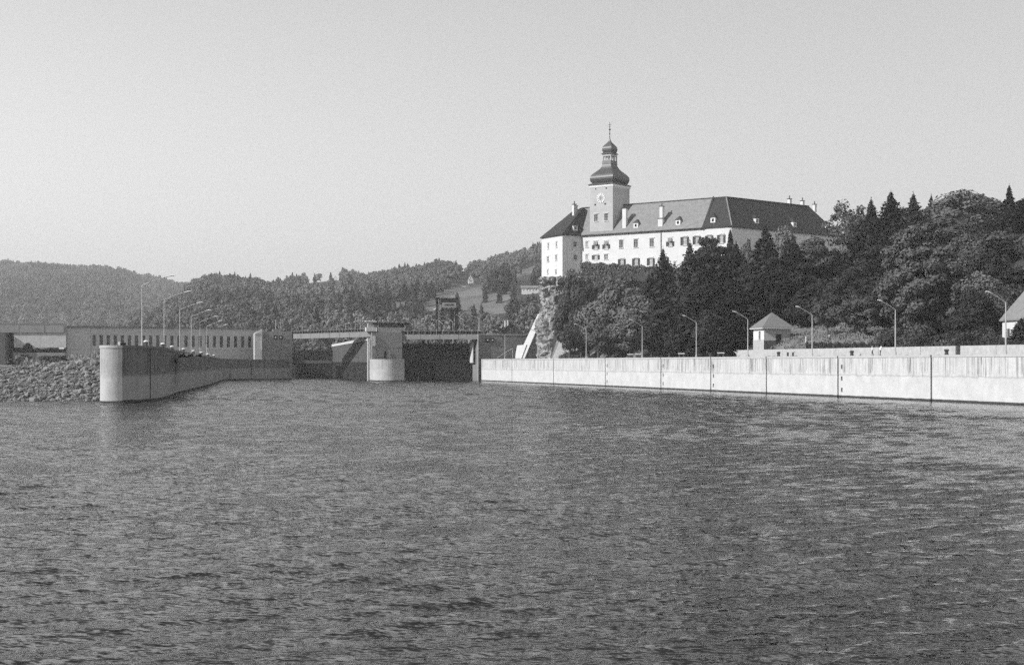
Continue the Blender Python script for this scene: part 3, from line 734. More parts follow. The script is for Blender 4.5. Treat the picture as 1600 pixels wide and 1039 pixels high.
a = lB + Vector((0, 0, 0)) + e_ * .03 + WD * 1.0; b_ = tA - te * .03 + WD * 1.0
beam_between('lock_bridge', 'concrete bridge over the open left lock bay', a, b_, 14.75, 16.6, 17.45, 4)
a = tB + te * .03 + WD * 1.0; b_ = rA - e_ * .03 + WD * 1.0
beam_between('lock_bridge', 'concrete bridge over the closed right lock gate', a, b_, 13.95, 15.7, 16.7, 5)

# closed right gate
rg = thing('lock_gate', 'tall dark steel lift gate closing the right lock bay', 'gate', (-24, 486, 0))
gA = tB + WD * 8.0 + te * .05; gB = rA + WD * 8.0 - e_ * .35
gd = (gB - gA).normalized(); gn = Vector((gd.y, -gd.x, 0)); gyaw = math.atan2(gd.y, gd.x); gL = (gB - gA).length
gz = [-2.0, 2.1, 3.9, 6.5, 9.6, 12.6]
for h in range(2):
    for z0, z1 in zip(gz, gz[1:]):
        c = gA + gd * gL * (.25 + .5 * h)
        yawed_box('gate_panel', 'steel_dark', rg, c, (gL / 2 - .06, .5, 0), gyaw, z0 + .03, z1 - .03)
for z0 in gz[1:-1]: yawed_box('girder', 'timber_dark', rg, gA + gd * gL / 2 + gn * .32, (gL, .14, 0), gyaw, z0 - .07, z0 + .03)
yawed_box('girder', 'timber_dark', rg, gA + gd * gL / 2 + gn * .3, (gL * .98, .3, 0), gyaw, 1.5, 1.65)
for i in range(18):
    if i % 5 == 3: continue
    yawed_box('tackle', 'steel_dark', rg, gA + gd * gL * ((i + .5 + random.uniform(-.3, .3)) / 18), (random.uniform(.25, 1.1), .4, 0), gyaw, 12.62, 12.8 + random.random() * .9)

# open left bay: chamber walls and the far upper gate
cl = thing('lock_chamber', 'open left lock chamber with dark wet walls', 'lock chamber', (-62, 530, 0))
q0 = tA + WD * 13.05 - te * .0; q1 = q0 + WD * 62
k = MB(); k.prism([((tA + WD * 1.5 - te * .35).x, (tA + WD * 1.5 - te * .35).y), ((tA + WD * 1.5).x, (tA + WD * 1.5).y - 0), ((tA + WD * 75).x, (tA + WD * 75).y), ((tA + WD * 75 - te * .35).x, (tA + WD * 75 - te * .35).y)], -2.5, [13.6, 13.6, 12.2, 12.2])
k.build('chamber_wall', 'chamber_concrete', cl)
k = MB(); k.prism([((tA + WD * 13.1).x, (tA + WD * 13.1).y), ((tB + WD * 13.1).x, (tB + WD * 13.1).y), ((tB + WD * 75).x, (tB + WD * 75).y), ((tA + WD * 75).x, (tA + WD * 75).y)], -2.5, [13.4, 13.4, 12.0, 12.0])
k.build('chamber_pier', 'lock_concrete', cl)
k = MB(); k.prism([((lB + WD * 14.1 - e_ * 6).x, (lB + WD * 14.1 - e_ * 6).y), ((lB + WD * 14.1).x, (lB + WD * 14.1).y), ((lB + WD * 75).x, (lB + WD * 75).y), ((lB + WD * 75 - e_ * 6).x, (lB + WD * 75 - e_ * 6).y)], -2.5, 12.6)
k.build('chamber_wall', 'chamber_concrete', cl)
k = MB(); k.slab([tA + WD * 3 - te * .55 + Vector((0, 0, 13.62)), tA + WD * 75 - te * .55 + Vector((0, 0, 12.22)), tA + WD * 75 + te * .6 + Vector((0, 0, 12.22)), tA + WD * 3 + te * .6 + Vector((0, 0, 13.62))], (0, 0, .9))
k.build('chamber_coping', 'bright_concrete', cl)
fg = thing('lock_gate', 'low black steel gate at the far end of the open left bay', 'gate', (-75, 560, 0))
fA = tA + WD * 74; fB = lB + WD * 48 - e_ * 1
fd = (fA - fB).normalized(); fyaw = math.atan2(fd.y, fd.x); fL = (fA - fB).length; fn = Vector((fd.y, -fd.x, 0))
Yg = (fA.y + fB.y) / 2
for h in range(2):
    c = fB + fd * fL * (.25 + .5 * h)
    yawed_box('gate_panel', 'steel_dark', fg, c, (fL / 2 - .05, .6, 0), fyaw, -2, Z(567.5, Yg))
    yawed_box('gate_panel', 'steel_dark', fg, c, (fL / 2 - .05, .6, 0), fyaw, Z(563.3, Yg), Z(547.5, Yg))
yawed_box('walkway', 'timber_dark', fg, fB + fd * fL / 2 + fn * .45, (fL, 1.2, 0), fyaw, Z(567.2, Yg), Z(563.6, Yg))

# lamps on the lock deck
ld = lamp_post('deck_lamp', 5.6, 2.6, 1.0, (-.9, .1, 0), '', 'lamps on the lock deck', .10)
for ch in ld.children:
    if ch.name.startswith('lantern'): ch.data.materials[0] = MATS['steel_grey']
dl = [(748.5, 492, 'stout lamp post at the right end of the closed-gate bridge', 15.7), (724, 512, 'slim deck lamp behind the bridge, first left of the stout one', 12), (707.5, 542, 'slim deck lamp behind the bridge, just right of the gantry crane leg', 12),
      (692.5, 572, 'slim deck lamp seen between the gantry crane legs', 12), (678.5, 602, 'slim deck lamp at the left leg of the gantry crane', 12), (666, 632, 'slim deck lamp behind the bridge, left of the gantry crane', 12)]
for i, (u_, Y, lb, z) in enumerate(dl):
    p = Vector((U(u_, Y), Y, z)); h = (Z(497, 492) - z) / 5.6
    if i == 0: ld.location = p; ld['label'] = lb; ld.scale = (1.6, 1.6, h)
    else: copy_tree(ld, p, scale=(1, 1, h), label=lb)
l2 = lamp_post('deck_lamp', 3.2, 1.3, .4, (.9, .1, 0), '', 'thin posts on the left lock bridge', .10)
dl = [(563, 'thin lamp post on the left bridge nearest the lookout'), (555, 'thin lamp post on the left bridge, second from the lookout'), (548.5, 'thin lamp post on the left bridge, third from the lookout'), (540, 'thin lamp post on the left bridge, farthest from the lookout')]
for i, (u_, lb) in enumerate(dl):
    Y = 490 + i * 2.0; p = Vector((U(u_, Y), Y, 16.6))
    if i == 0: l2.location = p; l2['label'] = lb; l2.scale = (1, 1, 1.35)
    else: copy_tree(l2, p, scale=(1, 1, (1.2, 1.0, .9)[i - 1]), label=lb)

# gantry crane over the upper lock
gc = thing('gantry_crane', 'dark steel gantry crane with operator cab behind the closed lock gate', 'crane', (-28, 616, 12))
Yc = 616.0
def leg(u0, v0, u1, v1, Y, w0, w1, mat='steel_dark'):
    k = MB(); a = P(u0, v0, Y); b_ = P(u1, v1, Y); d = 1.0
    k.slab([a + Vector((-w0, 0, 0)), a + Vector((w0, 0, 0)), b_ + Vector((w1, 0, 0)), b_ + Vector((-w1, 0, 0))], (0, d, 0)); return k.build('leg', mat, gc)
for (uu, vv, u2, Y, w) in ((683.5, 470, 684.8, 612, .75), (689.8, 484, 690.5, 620, .95), (706.5, 483, 706.0, 612, .95), (713.8, 480, 711.5, 620, .85)):
    k = MB(); a = P(uu, vv, Y); b_ = P(u2, 535, Y)
    k.slab([a + Vector((-w, 0, 0)), a + Vector((w, 0, 0)), b_ + Vector((w * .45, 0, 0)), b_ + Vector((-w * .45, 0, 0))], (0, 1.2, 0)); k.build('leg', 'steel_dark', gc)
k = MB(); k.box((U(700.5, Yc), Yc, Z(471, Yc)), (8.0, 8, 2.6)); k.build('bridge_girder', 'steel_dark', gc)
k = MB(); k.box((U(683.5, Yc), Yc, Z(470, Yc)), (1.1, 8, 2.6)); k.build('end_girder', 'steel_dark', gc)
k = MB(); k.box((U(702.5, Yc), Yc - 3.2, Z(477.5, Yc)), (6.0, 3.4, 2.2)); cab = k.build('operator_cab', 'lock_concrete', gc)
k = MB(); k.box((U(702.8, Yc), Yc - 4.95, Z(477, Yc)), (4.0, .12, .7)); k.build('window', 'glass_dark', cab)
k = MB(); a = P(677.5, 484.5, Yc - 3); b_ = P(691, 479, Yc - 3); k.slab([a, b_, b_ + Vector((0, 0, .55)), a + Vector((0, 0, .55))], (0, 1.2, 0)); k.build('jib', 'white_paint', gc)
k = MB()
for x in (-.35, .35): k.tube([Vector((U(687, Yc) + x, Yc - 4, Z(530, Yc))), Vector((U(687, Yc) + x, Yc - 4, Z(468, Yc)))], .07, 5)
for i in range(14):
    z = Z(528, Yc) + i * 1.2; k.tube([(U(687, Yc) - .35, Yc - 4, z), (U(687, Yc) + .35, Yc - 4, z)], .05, 4)
k.build('ladder', 'steel_pale', gc)
for vv in (488, 494, 501): 
    k = MB(); k.box((U(692.5, Yc), Yc - .6, Z(vv, Yc)), (1.5, .2, .22)); k.build('brace', 'steel_pale', gc)

# dark gabled house behind the lock
dh = thing('gabled_house', 'dark steep-gabled timber house behind the right lock abutment', 'house', (U(799, 560), 560, 12))
def gable_house(t, c, w, dpt, z0, ze, zr, yaw, wall, roof, over=.5):
    co, si = math.cos(yaw), math.sin(yaw); X = Vector((co, si, 0)); Yv = Vector((-si, co, 0)); c = Vector((c[0], c[1], 0))
    k = MB(); pts = [c - X * w / 2 - Yv * dpt / 2 + Vector((0, 0, z0)), c + X * w / 2 - Yv * dpt / 2 + Vector((0, 0, z0)), c + X * w / 2 - Yv * dpt / 2 + Vector((0, 0, ze)), c - Yv * dpt / 2 + Vector((0, 0, zr - .15)), c - X * w / 2 - Yv * dpt / 2 + Vector((0, 0, ze))]
    k.slab(pts, Yv * dpt); wl_ = k.build('wall', wall, t)
    sl = (zr - ze) / (w / 2)
    rf = None
    for s_ in (-1, 1):
        k = MB(); e = c + X * s_ * (w / 2 + over) + Vector((0, 0, ze - over * sl)); r_ = c + Vector((0, 0, zr))
        a = e - Yv * (dpt / 2 + over); b_ = e + Yv * (dpt / 2 + over); d_ = r_ + Yv * (dpt / 2 + over); f = r_ - Yv * (dpt / 2 + over)
        k.slab([a, b_, d_, f], (0, 0, .28)); rf = k.build('roof', roof, t)
    return X, Yv, rf
X_, Yv, rf = gable_house(dh, (U(799, 566), 566), 10.2, 12, 12, 17.2, 21.6, 0, 'timber_dark', 'tile_dark', .6)
k = MB(); k.box((U(799.5, 560), 559.9, 18.9), (1.1, .15, 1.5)); fr = k.build('window', 'steel_grey', dh)
k = MB(); k.box((U(799.5, 560), 559.8, 18.9), (.75, .12, 1.1)); k.build('pane', 'glass_dark', fr)
for x, h in ((-1.6, 1.5), (-.5, 1.9)):
    k = MB(); k.box((U(799, 566) - 1.0 + x, 568, 21.6), (.55, .55, h + 1.0)); k.build('chimney', 'trim_white', dh)

# pale slanted retaining wall and its foot block
sw = thing('slanted_wall', 'pale slanted concrete buttress wall rising beside the castle rock', 'wall', (3, 472, 7))
k = MB(); nn = Vector((.35, .94, 0))
pts = [hit(u_, v_, (U(830, 470), 470, 0), nn) for u_, v_ in ((808, 560), (819.5, 560), (849, 490), (840.5, 490.5))]
k.slab(pts, nn * 2.5); k.build('sloped_face', 'white_paint', sw)
pts = [hit(u_, v_, (U(830, 470), 469.7, 0), nn) for u_, v_ in ((804.5, 560), (814.5, 560), (822.5, 538.5), (808, 539.5))]
k = MB(); k.slab(pts, nn * 2.2); k.build('foot_block', 'white_paint', sw)
ww = thing('wing_wall', 'pale stone wing wall sloping down at the foot of castle rock', 'wall', (15, 428, 7))
nn = Vector((.42, .91, 0)); k = MB()
pts = [hit(u_, v_, (U(895, 428), 428, 0), nn) for u_, v_ in ((862, 562), (876, 529), (900, 540), (918, 548), (933, 551.5), (937, 562))]
k.slab(pts, nn * 2.5); k.build('stone_face', 'masonry', ww)
hr_ = thing('handrail', 'thin pale sloping handrail on the abutment foot', 'handrail', (-4, 470, 7))
k = MB(); k.tube([P(777, 559, 468), P(801, 544, 472)], .10, 6); k.build('rail', 'steel_pale', hr_)
k = MB(); k.tube([P(801, 544, 472), P(801, 560, 472)], .08, 6); k.build('post', 'steel_pale', hr_)

# ------------------------------------------------------------------ power station and weir
ps = thing('power_station', 'long grey power station hall with a row of narrow tall windows', 'building', (-130, 515, 6.7))
E0 = Vector((U(105, 505), 505, 0)); E1 = Vector((U(404, 534), 534, 0)); pd = (E1 - E0).normalized(); pn = Vector((pd.y, -pd.x, 0)); pL = (E1 - E0).length
holes = []
for i in range(24):
    u_ = 147 + i * 11.05
    h = hit(u_, 530, E0, pn); s_ = (h - E0).dot(pd); z0 = Z(540.5 + i * .12, h.y); z1 = Z(523.5 + i * .09, h.y)
    holes.append((s_ - .58, s_ + .58, z0, z1))
k = MB(); wall_grid(k, E0, pd, pn, 0, pL, 4.5, 18.75, holes, .5)
for p in (E0, E1): k.quad(p + Vector((0, 0, 4.5)), p - pn * 22 + Vector((0, 0, 4.5)), p - pn * 22 + Vector((0, 0, 18.75)), p + Vector((0, 0, 18.75)))
k.quad(E0 - pn * 22 + Vector((0, 0, 4.5)), E1 - pn * 22 + Vector((0, 0, 4.5)), E1 - pn * 22 + Vector((0, 0, 18.75)), E0 - pn * 22 + Vector((0, 0, 18.75)))
k.build('wall', 'house_concrete', ps)
pyaw = math.atan2(pd.y, pd.x)
for h in holes:
    c = E0 + pd * ((h[0] + h[1]) / 2) - pn * .4; w = yawed_box('window', 'glass_dark', ps, c, (1.14, .08, 0), pyaw, h[2] + .01, h[3] - .01)
    yawed_box('glazing_bar', 'steel_grey', w, c + pn * .07, (1.1, .06, 0), pyaw, (h[2] + h[3]) / 2 - .06, (h[2] + h[3]) / 2 + .06)
yawed_box('roof', 'steel_grey', ps, (E0 + E1) / 2 - pn * 10.7, (pL + .8, 22.8, 0), pyaw, 18.753, 19.15)
for s_ in (8.2,): yawed_box('wall_joint', 'steel_grey', ps, E0 + pd * s_ + pn * .02, (.12, .08, 0), pyaw, 4.6, 18.7)
yawed_box('ledge', 'coping', ps, (E0 + E1) / 2 + pn * .06, (pL, .14, 0), pyaw, 10.9, 11.15)

we = thing('weir', 'weir with road deck and dark pier at the far left', 'weir', (-175, 505, 0))
A = Vector((U(-130, 500), 500, 0)); B = E0 - pd * .05; wd = (B - A).normalized(); wyaw = math.atan2(wd.y, wd.x); wn_ = Vector((wd.y, -wd.x, 0)); wLn = (B - A).length
mid = (A + B) / 2
yawed_box('deck', 'deck_concrete', we, mid + wn_ * .5, (wLn, 9, 0), wyaw, 16.6, 19.1)
yawed_box('parapet', 'steel_grey', we, mid + wn_ * 4.8, (wLn, .3, 0), wyaw, 19.103, 19.9)
for s_ in (.30, .5, .7, .87): yawed_box('deck_joint', 'steel_grey', we, A + wd * wLn * s_ + wn_ * 5.02, (.14, .08, 0), wyaw, 16.65, 19.05)
pc = hit(3, 545, mid + wn_ * 4, wn_); yawed_box('pier', 'plinth_stone', we, (pc.x, pc.y + 2), (4.4, 14, 0), wyaw, -2, 16.597)
pc = hit(17, 545, mid + wn_ * 1, wn_); yawed_box('pier_recess', 'steel_dark', we, (pc.x, pc.y + 2), (2.0, 9, 0), wyaw, -2, 16.597)  # near-black block standing in for the recess, its shade in the colour
for i in range(4):
    a0, a1 = 22 + i * 20.4, 22 + (i + 1) * 20.4
    h0 = hit(a0, 540, mid + wn_ * 4.1, wn_); h1 = hit(a1, 540, mid + wn_ * 4.1, wn_); c = (h0 + h1) / 2
    yawed_box('gate_panel', 'house_concrete', we, c, ((h1 - h0).length - .06, .8, 0), wyaw, 11.4, 16.59)
h0 = hit(22, 540, mid + wn_ * 4.2, wn_); h1 = hit(103, 540, mid + wn_ * 4.2, wn_)
yawed_box('sill_wall', 'lock_concrete', we, (h0 + h1) / 2, ((h1 - h0).length, 3.0, 0), wyaw, -2, 9.6)
yawed_box('walkway', 'steel_dark', we, (h0 + h1) / 2 + wn_ * .3, ((h1 - h0).length, 1.6, 0), wyaw, 9.603, 10.9)
hc_ = hit(43, 540, mid + wn_ * 4.8, wn_)
k = MB(); k.prism([(hc_.x - 1.5, hc_.y), (hc_.x + 1.5, hc_.y), (hc_.x + 1.5, hc_.y + 1.5), (hc_.x - 1.5, hc_.y + 1.5)], 10.903, 12.2); k.prism([(hc_.x - .7, hc_.y + .1), (hc_.x + .7, hc_.y + .1), (hc_.x + .7, hc_.y + 1.2), (hc_.x - .7, hc_.y + 1.2)], 12.203, 13.0); k.build('winch_house', 'steel_dark', we)

# ------------------------------------------------------------------ the castle
ca = thing('castle', 'large white castle on the rock with an onion-domed clock tower', 'castle', (64.8, 420, 32))
TH = R(36)
c0 = Vector((64.8, 420, 0)); md = Vector((-math.cos(TH), math.sin(TH), 0)); mn = Vector((-math.sin(TH), -math.cos(TH), 0))
rd = Vector((math.cos(R(40)), math.sin(R(40)), 0)); rn = Vector((math.sin(R(40)), -math.cos(R(40)), 0))
EV = 46.6; RG = 55.6; BASE = 28.0; DP = 13.0
def on_plane(u_, v_, p0, n, d):
    h = hit(u_, v_, p0, n); return (h - Vector(p0)).dot(d), h.z
# window kinds: (u, v, w_px, h_px, kind)
MAINW = [(931, 383.6, 6, 12, 'awning'), (947.3, 383, 6, 12, 'awning'), (931, 402.3, 6, 7, 'open'), (946.9, 401.8, 6, 7.5, 'grey'), (970.7, 381.5, 6.4, 12.3, 'closed'),
         (993.5, 380.6, 6.8, 12.5, 'closed'), (1018.4, 379.4, 6.8, 12.5, 'closed'), (1047.2, 378.6, 6.4, 12.8, 'awning'), (1069.9, 376.9, 6.6, 12.8, 'open'), (1088.9, 375.8, 6.6, 12.8, 'open'),
         (971.6, 410.6, 6, 11.6, 'open'), (993.8, 409.8, 6, 11.6, 'open'), (1017, 409.2, 6, 11.4, 'open'), (1054.5, 412.6, 3.4, 6.5, 'grey'), (917, 382.4, 4.2, 8.5, 'white'), (917, 402, 4.2, 7.5, 'white'),
         (1108, 374.8, 6.6, 12.8, 'open'), (1127, 373.6, 6.6, 12.8, 'open'), (1039, 408, 6, 11, 'open'), (1075, 406, 6, 11, 'open')]
def holes_for(ws, p0, n, d):
    out = []
    for (u_, v_, w, h, kd) in ws:
        s_, z = on_plane(u_, v_, p0, n, d); sa, _ = on_plane(u_ - w / 2, v_, p0, n, d); sb, _ = on_plane(u_ + w / 2, v_, p0, n, d)
        _, za = on_plane(u_, v_ + h / 2, p0, n, d); _, zb = on_plane(u_, v_ - h / 2, p0, n, d)
        out.append((min(sa, sb), max(sa, sb), za, zb, kd))
    return out
def win(parent, O, d, n, h, label=None):
    sa, sb, za, zb, kd = h; yaw = math.atan2(d.y, d.x); w = sb - sa
    c = O + d * (sa + sb) / 2 - n * .3
    pm = {'awning': 'curtain_grey', 'open': 'curtain_grey', 'closed': 'shutter_grey', 'grey': 'glass_grey', 'white': 'curtain_grey', 'dark': 'glass_dark', 'barred': 'glass_dark'}[kd]
    wo_ = yawed_box('window', pm, parent, c, (w - .01, .08, 0), yaw, za + .01, zb - .01)
    f = MB(); b = .10
    for s_ in (-w / 2 + b / 2 + .01, 0, w / 2 - b / 2 - .01): p = c + d * s_ + n * .08; f.box((p.x, p.y, (za + zb) / 2), (b if s_ else .07, .07, zb - za - .03), yaw)
    p = c + n * .085; f.box((p.x, p.y, za + (zb - za) * .6), (w - .24, .06, .08), yaw)
    fr = f.build('frame', 'trim_white' if kd != 'closed' else 'shutter', wo_)
    if kd != 'closed' : fr['kind'] = fr.get('kind', 'thing')
    p = O + d * (sa + sb) / 2 + n * .09
    yawed_box('sill', 'trim_white', wo_, p, (w + .35, .24, 0), yaw, za - .16, za - .003)
    yawed_box('lintel', 'trim_white', wo_, p - n * .03, (w + .55, .22, 0), yaw, zb + .25, zb + .42)
    if kd in ('open', 'awning'):
        zt = zb if kd == 'open' else za + (zb - za) * .58
        for s_ in (-1, 1):
            p = O + d * ((sa + sb) / 2 + s_ * (w / 2 + .36)) + n * .05
            yawed_box('shutter', 'shutter', wo_, p, (.68, .07, 0), yaw, za + .02, zt - .02)
    if kd == 'awning':
        k = MB(); p0 = O + d * sa; p1 = O + d * sb; z1 = zb - .02; z0 = za + (zb - za) * .6
        k.slab([p0 + n * .04 + Vector((0, 0, z1)), p1 + n * .04 + Vector((0, 0, z1)), p1 + n * .42 + Vector((0, 0, z0)), p0 + n * .42 + Vector((0, 0, z0))], n * .04); k.build('awning', 'shutter_grey', wo_)
    return wo_
def house_wall(parent, O, d, n, L, z0, z1, ws, mat, name='wall', cornice=True):
    hs = holes_for(ws, O, n, d)
    k = MB(); wall_grid(k, O, d, n, 0, L, z0, z1, [h[:4] for h in hs], .34)
    o = k.build(name, mat, parent)
    for h in hs: win(parent, O, d, n, h)
    return o
ML = 56.0; RL = 51.0
house_wall(ca, c0, md, mn, ML, BASE, EV, MAINW, 'plaster')
k = MB(); yawm = math.atan2(md.y, md.x)
k.box(tuple((c0 + md * ML / 2 + mn * .1).xy) + (EV - .22,), (ML, .26, .4), yawm); k.build('cornice', 'trim_white', ca)
RW = [(1170, 380, 6, 11, 'dark'), (1160, 372, 0.1, .1, 'grey')][:1] + [(1205, 378, 6, 11, 'dark'), (1265, 385, 6, 11, 'dark'), (1285, 387, 6, 11, 'dark')]
house_wall(ca, c0, rd, rn, RL, 26, EV, RW, 'plaster')
yr = math.atan2(rd.y, rd.x)
k = MB(); k.box(tuple((c0 + rd * RL / 2 + rn * .1).xy) + (EV - .22,), (RL, .26, .4), yr); k.build('cornice', 'trim_white', ca)
# back and end walls
def isect(p, d, q, e):
    den = d.x * e.y - d.y * e.x; t = ((q.x - p.x) * e.y - (q.y - p.y) * e.x) / den; return p + d * t
rc = isect(c0 - mn * DP / 2, md, c0 - rn * DP / 2, rd); bc = isect(c0 - mn * DP, md, c0 - rn * DP, rd)
def v3(p, z): return Vector((p.x, p.y, z))
k = MB()
mE = c0 + md * ML; rE = c0 + rd * RL
mB = mE - mn * DP; rB_ = rE - rn * DP
for a, b_ in ((mE, mB), (mB, bc), (bc, rB_), (rB_, rE)): k.quad(v3(a, BASE), v3(b_, BASE), v3(b_, EV), v3(a, EV))
k.build('back_wall', 'plaster', ca)
# roofs
OV = .45; sl = (RG - EV) / (DP / 2)
def roof_plane(name, pts, mat, th=.25):
    k = MB(); k.slab(pts, (0, 0, th)); return k.build(name, mat, ca)
zo = EV - OV * sl * .6
cF = isect(c0 + mn * OV, md, c0 + rn * OV, rd); cBk = isect(c0 - mn * (DP + OV), md, c0 - rn * (DP + OV), rd)
sFW = on_plane(1097.5, 353.6, c0, mn, md)[0]
f1 = c0 + md * sFW
def along(p, s_): return p
a = v3(f1 + mn * OV, zo); b_ = v3(mE + mn * OV, zo); c_ = v3(mE - mn * DP / 2, RG); d_ = v3(f1 - mn * DP / 2, RG)
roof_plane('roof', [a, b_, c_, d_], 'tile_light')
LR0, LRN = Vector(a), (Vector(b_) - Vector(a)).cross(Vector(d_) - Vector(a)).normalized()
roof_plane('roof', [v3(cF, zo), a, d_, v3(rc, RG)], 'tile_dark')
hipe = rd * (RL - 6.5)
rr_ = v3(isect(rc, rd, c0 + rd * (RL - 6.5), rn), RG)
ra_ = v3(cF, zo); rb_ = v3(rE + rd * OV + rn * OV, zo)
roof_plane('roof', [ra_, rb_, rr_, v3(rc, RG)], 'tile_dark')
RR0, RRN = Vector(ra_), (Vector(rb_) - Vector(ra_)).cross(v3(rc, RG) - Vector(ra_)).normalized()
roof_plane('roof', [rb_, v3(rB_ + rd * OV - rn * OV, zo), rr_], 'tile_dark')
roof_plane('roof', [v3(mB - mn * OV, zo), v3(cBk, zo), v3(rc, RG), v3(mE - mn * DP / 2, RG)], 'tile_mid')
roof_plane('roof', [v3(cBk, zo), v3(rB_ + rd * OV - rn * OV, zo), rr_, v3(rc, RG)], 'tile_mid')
k = MB(); k.slab([a + Vector((0, 0, -.1)) + mn * .1, d_ + Vector((0, 0, .75)), d_ + Vector((0, 0, -.3)), a + Vector((0, 0, -.35)) + mn * .05], -md * .55)
k.build('fire_wall', 'tile_dark', ca)
k = MB(); k.tube([v3(rc, RG + .3), v3(mE - mn * DP / 2, RG + .3)], .22, 6); k.build('ridge_cap', 'tile_mid', ca)
k = MB(); k.tube([v3(rc, RG + .3), rr_ + Vector((0, 0, .3))], .22, 6); k.build('ridge_cap', 'tile_dark', ca)
k = MB(); k.tube([v3(cF, zo + .3), v3(rc, RG + .3)], .2, 6); k.build('ridge_cap', 'tile_light', ca)
for (p, q_) in ((a + mn * .12, b_ + mn * .12), (Vector(ra_) + rn * .12, Vector(rb_) + rn * .12)):
    k = MB(); k.tube([p + Vector((0, 0, .06)), q_ + Vector((0, 0, .06))], .16, 6); k.build('gutter', 'iron', ca)
k = MB(); sD, _ = on_plane(1033, 375, c0, mn, md); p = c0 + md * sD + mn * .14; k.tube([v3(p, 32), v3(p, EV - .1)], .12, 6); k.build('drain_pipe', 'steel_grey', ca)

# dormers
def dormer(u_, v_, p0, n, wall_n, d, roofm, w=1.55, h=1.75):
    q_ = hit(u_, v_ + 4.4, p0, n)
    yaw = math.atan2(d.y, d.x); c = Vector((q_.x, q_.y, 0)); zc = q_.z
    k = MB(); cc = c - wall_n * .9; k.box((cc.x, cc.y, zc + h / 2 - .1), (w, 2.0, h), yaw); dm = k.build('dormer', 'trim_white', ca)
    p = c + wall_n * .12; yawed_box('pane', 'glass_dark', dm, p, (w * .42, .08, 0), yaw, zc + .45, zc + h - .42)
    k = MB(); z1 = zc + h - .08; a = c + wall_n * .25
    e1 = v3(a - d * (w / 2 + .25), z1); e2 = v3(a + d * (w / 2 + .25), z1); e3 = e2 - wall_n * 2.4; e4 = e1 - wall_n * 2.4
    t1 = v3(c - wall_n * .5, z1 + 1.15); t2 = t1 - wall_n * 2.0
    k.poly([e1, e2, t1]); k.poly([e2, e3, t2, t1]); k.poly([e3, e4, t2]); k.poly([e4, e1, t1, t2]); k.poly([e1, e4, e3, e2]); k.build('dormer_roof', roofm, dm)
for (u_, v_) in ((993.5, 352.5), (1059.5, 348)): dormer(u_, v_, LR0, LRN, mn, md, 'tile_mid')
dormer(1114, 344.3, LR0, LRN, mn, md, 'tile_dark')
for (u_, v_) in ((1182.9, 345.5), (1241.6, 351), (1293, 354.5)): dormer(u_, v_, RR0, RRN, rn, rd, 'tile_dark')
# chimneys
def chimney(c, z0, z1, w=1.15, d=1.15, yaw=0, pots=1):
    k = MB(); k.box((c.x, c.y, (z0 + z1) / 2), (w, d, z1 - z0), yaw); ch = k.build('chimney', 'plaster', ca)
    k = MB(); k.box((c.x, c.y, z1 + .09), (w + .3, d + .3, .18), yaw); k.build('chimney_cap', 'iron', ch)
    for i in range(pots):
        k = MB(); x = (i - (pots - 1) / 2) * .5; k.tube([(c.x + x, c.y, z1 + .18), (c.x + x, c.y, z1 + .95), (c.x + x, c.y, z1 + 1.05)], [.2, .16, .3], 7); k.build('chimney_pot', 'iron', ch)
q_ = hit(975.5, 357, LR0, LRN); chimney(q_ - mn * .4, q_.z - .5, Z(326, q_.y), 1.3, 1.1, yawm, 0)
q_ = hit(1032, 354, LR0, LRN); chimney(q_ - mn * .4, q_.z - .5, Z(342, q_.y), 1.6, 1.2, yawm, 0)
chimney(q_ - mn * .4 - md * .25, Z(342, q_.y), Z(323, q_.y), 1.05, 1.1, yawm, 1)
for (u_, v0, v1, n_) in ((1236.8, 322, 311.5, 1), (1257, 324, 314.5, 1), (1276, 326, 320, 1)):
    p = isect(Vector((0, 0, 0)), Vector(((u_ - 800) / F, 1, 0)), Vector((rc.x, rc.y, 0)), rd) - rn * .8
    chimney(p, RG - 1.2, Z(v1, p.y), .95, .95, yr, n_)

# pavilion at the river end
bD = Vector((.889, .458, 0)); aD = Vector((-.458, .889, 0)); Bp = Vector((15.9, 448, 0)); PWd, PL = 20.0, 13.8
PAVF = [(898.5, 382, 5.4, 8, 'dark'), (899, 402.3, 5.6, 7.6, 'barred')]
PAVL = [(856.7, 385, 2.4, 8, 'grey'), (869.6, 382.4, 2.2, 8, 'grey'), (856, 405.3, 3, 7, 'dark'), (869, 403, 3, 7.4, 'grey'), (855.8, 425, 2.2, 6, 'grey'), (868.6, 425, 2.4, 5.5, 'dark')]
house_wall(ca, Bp, bD, -aD, PWd, 30, EV, PAVF, 'pavilion_plaster')
house_wall(ca, Bp, aD, -bD, PL, 30, EV, PAVL, 'pavilion_plaster')
k = MB(); b2 = Bp + bD * PWd; b3 = b2 + aD * PL; b4 = Bp + aD * PL
k.quad(v3(b2, 30), v3(b3, 30), v3(b3, EV), v3(b2, EV)); k.quad(v3(b3, 30), v3(b4, 30), v3(b4, EV), v3(b3, EV)); k.build('back_wall', 'pavilion_plaster', ca)
e = .45; RP = 55.7
k1 = v3(Bp - bD * e - aD * e, EV - .35); k2 = v3(b2 + bD * e - aD * e, EV - .35); k3 = v3(b3 + bD * e + aD * e, EV - .35); k4 = v3(b4 - bD * e + aD * e, EV - .35)
r1 = v3(Bp + bD * PWd / 2 + aD * 4.2, RP); r2 = v3(Bp + bD * PWd / 2 + aD * 11.0, RP - .6)
for pts, mt in (([k1, k2, r1], 'tile_dark'), ([k2, k3, r2, r1], 'tile_dark'), ([k3, k4, r2], 'tile_dark'), ([k4, k1, r1, r2], 'tile_dark')):
    roof_plane('roof', pts, mt, .22)
n1 = (k2 - k1).cross(r1 - k1).normalized(); n4 = (k4 - k1).cross(r1 - k1).normalized()
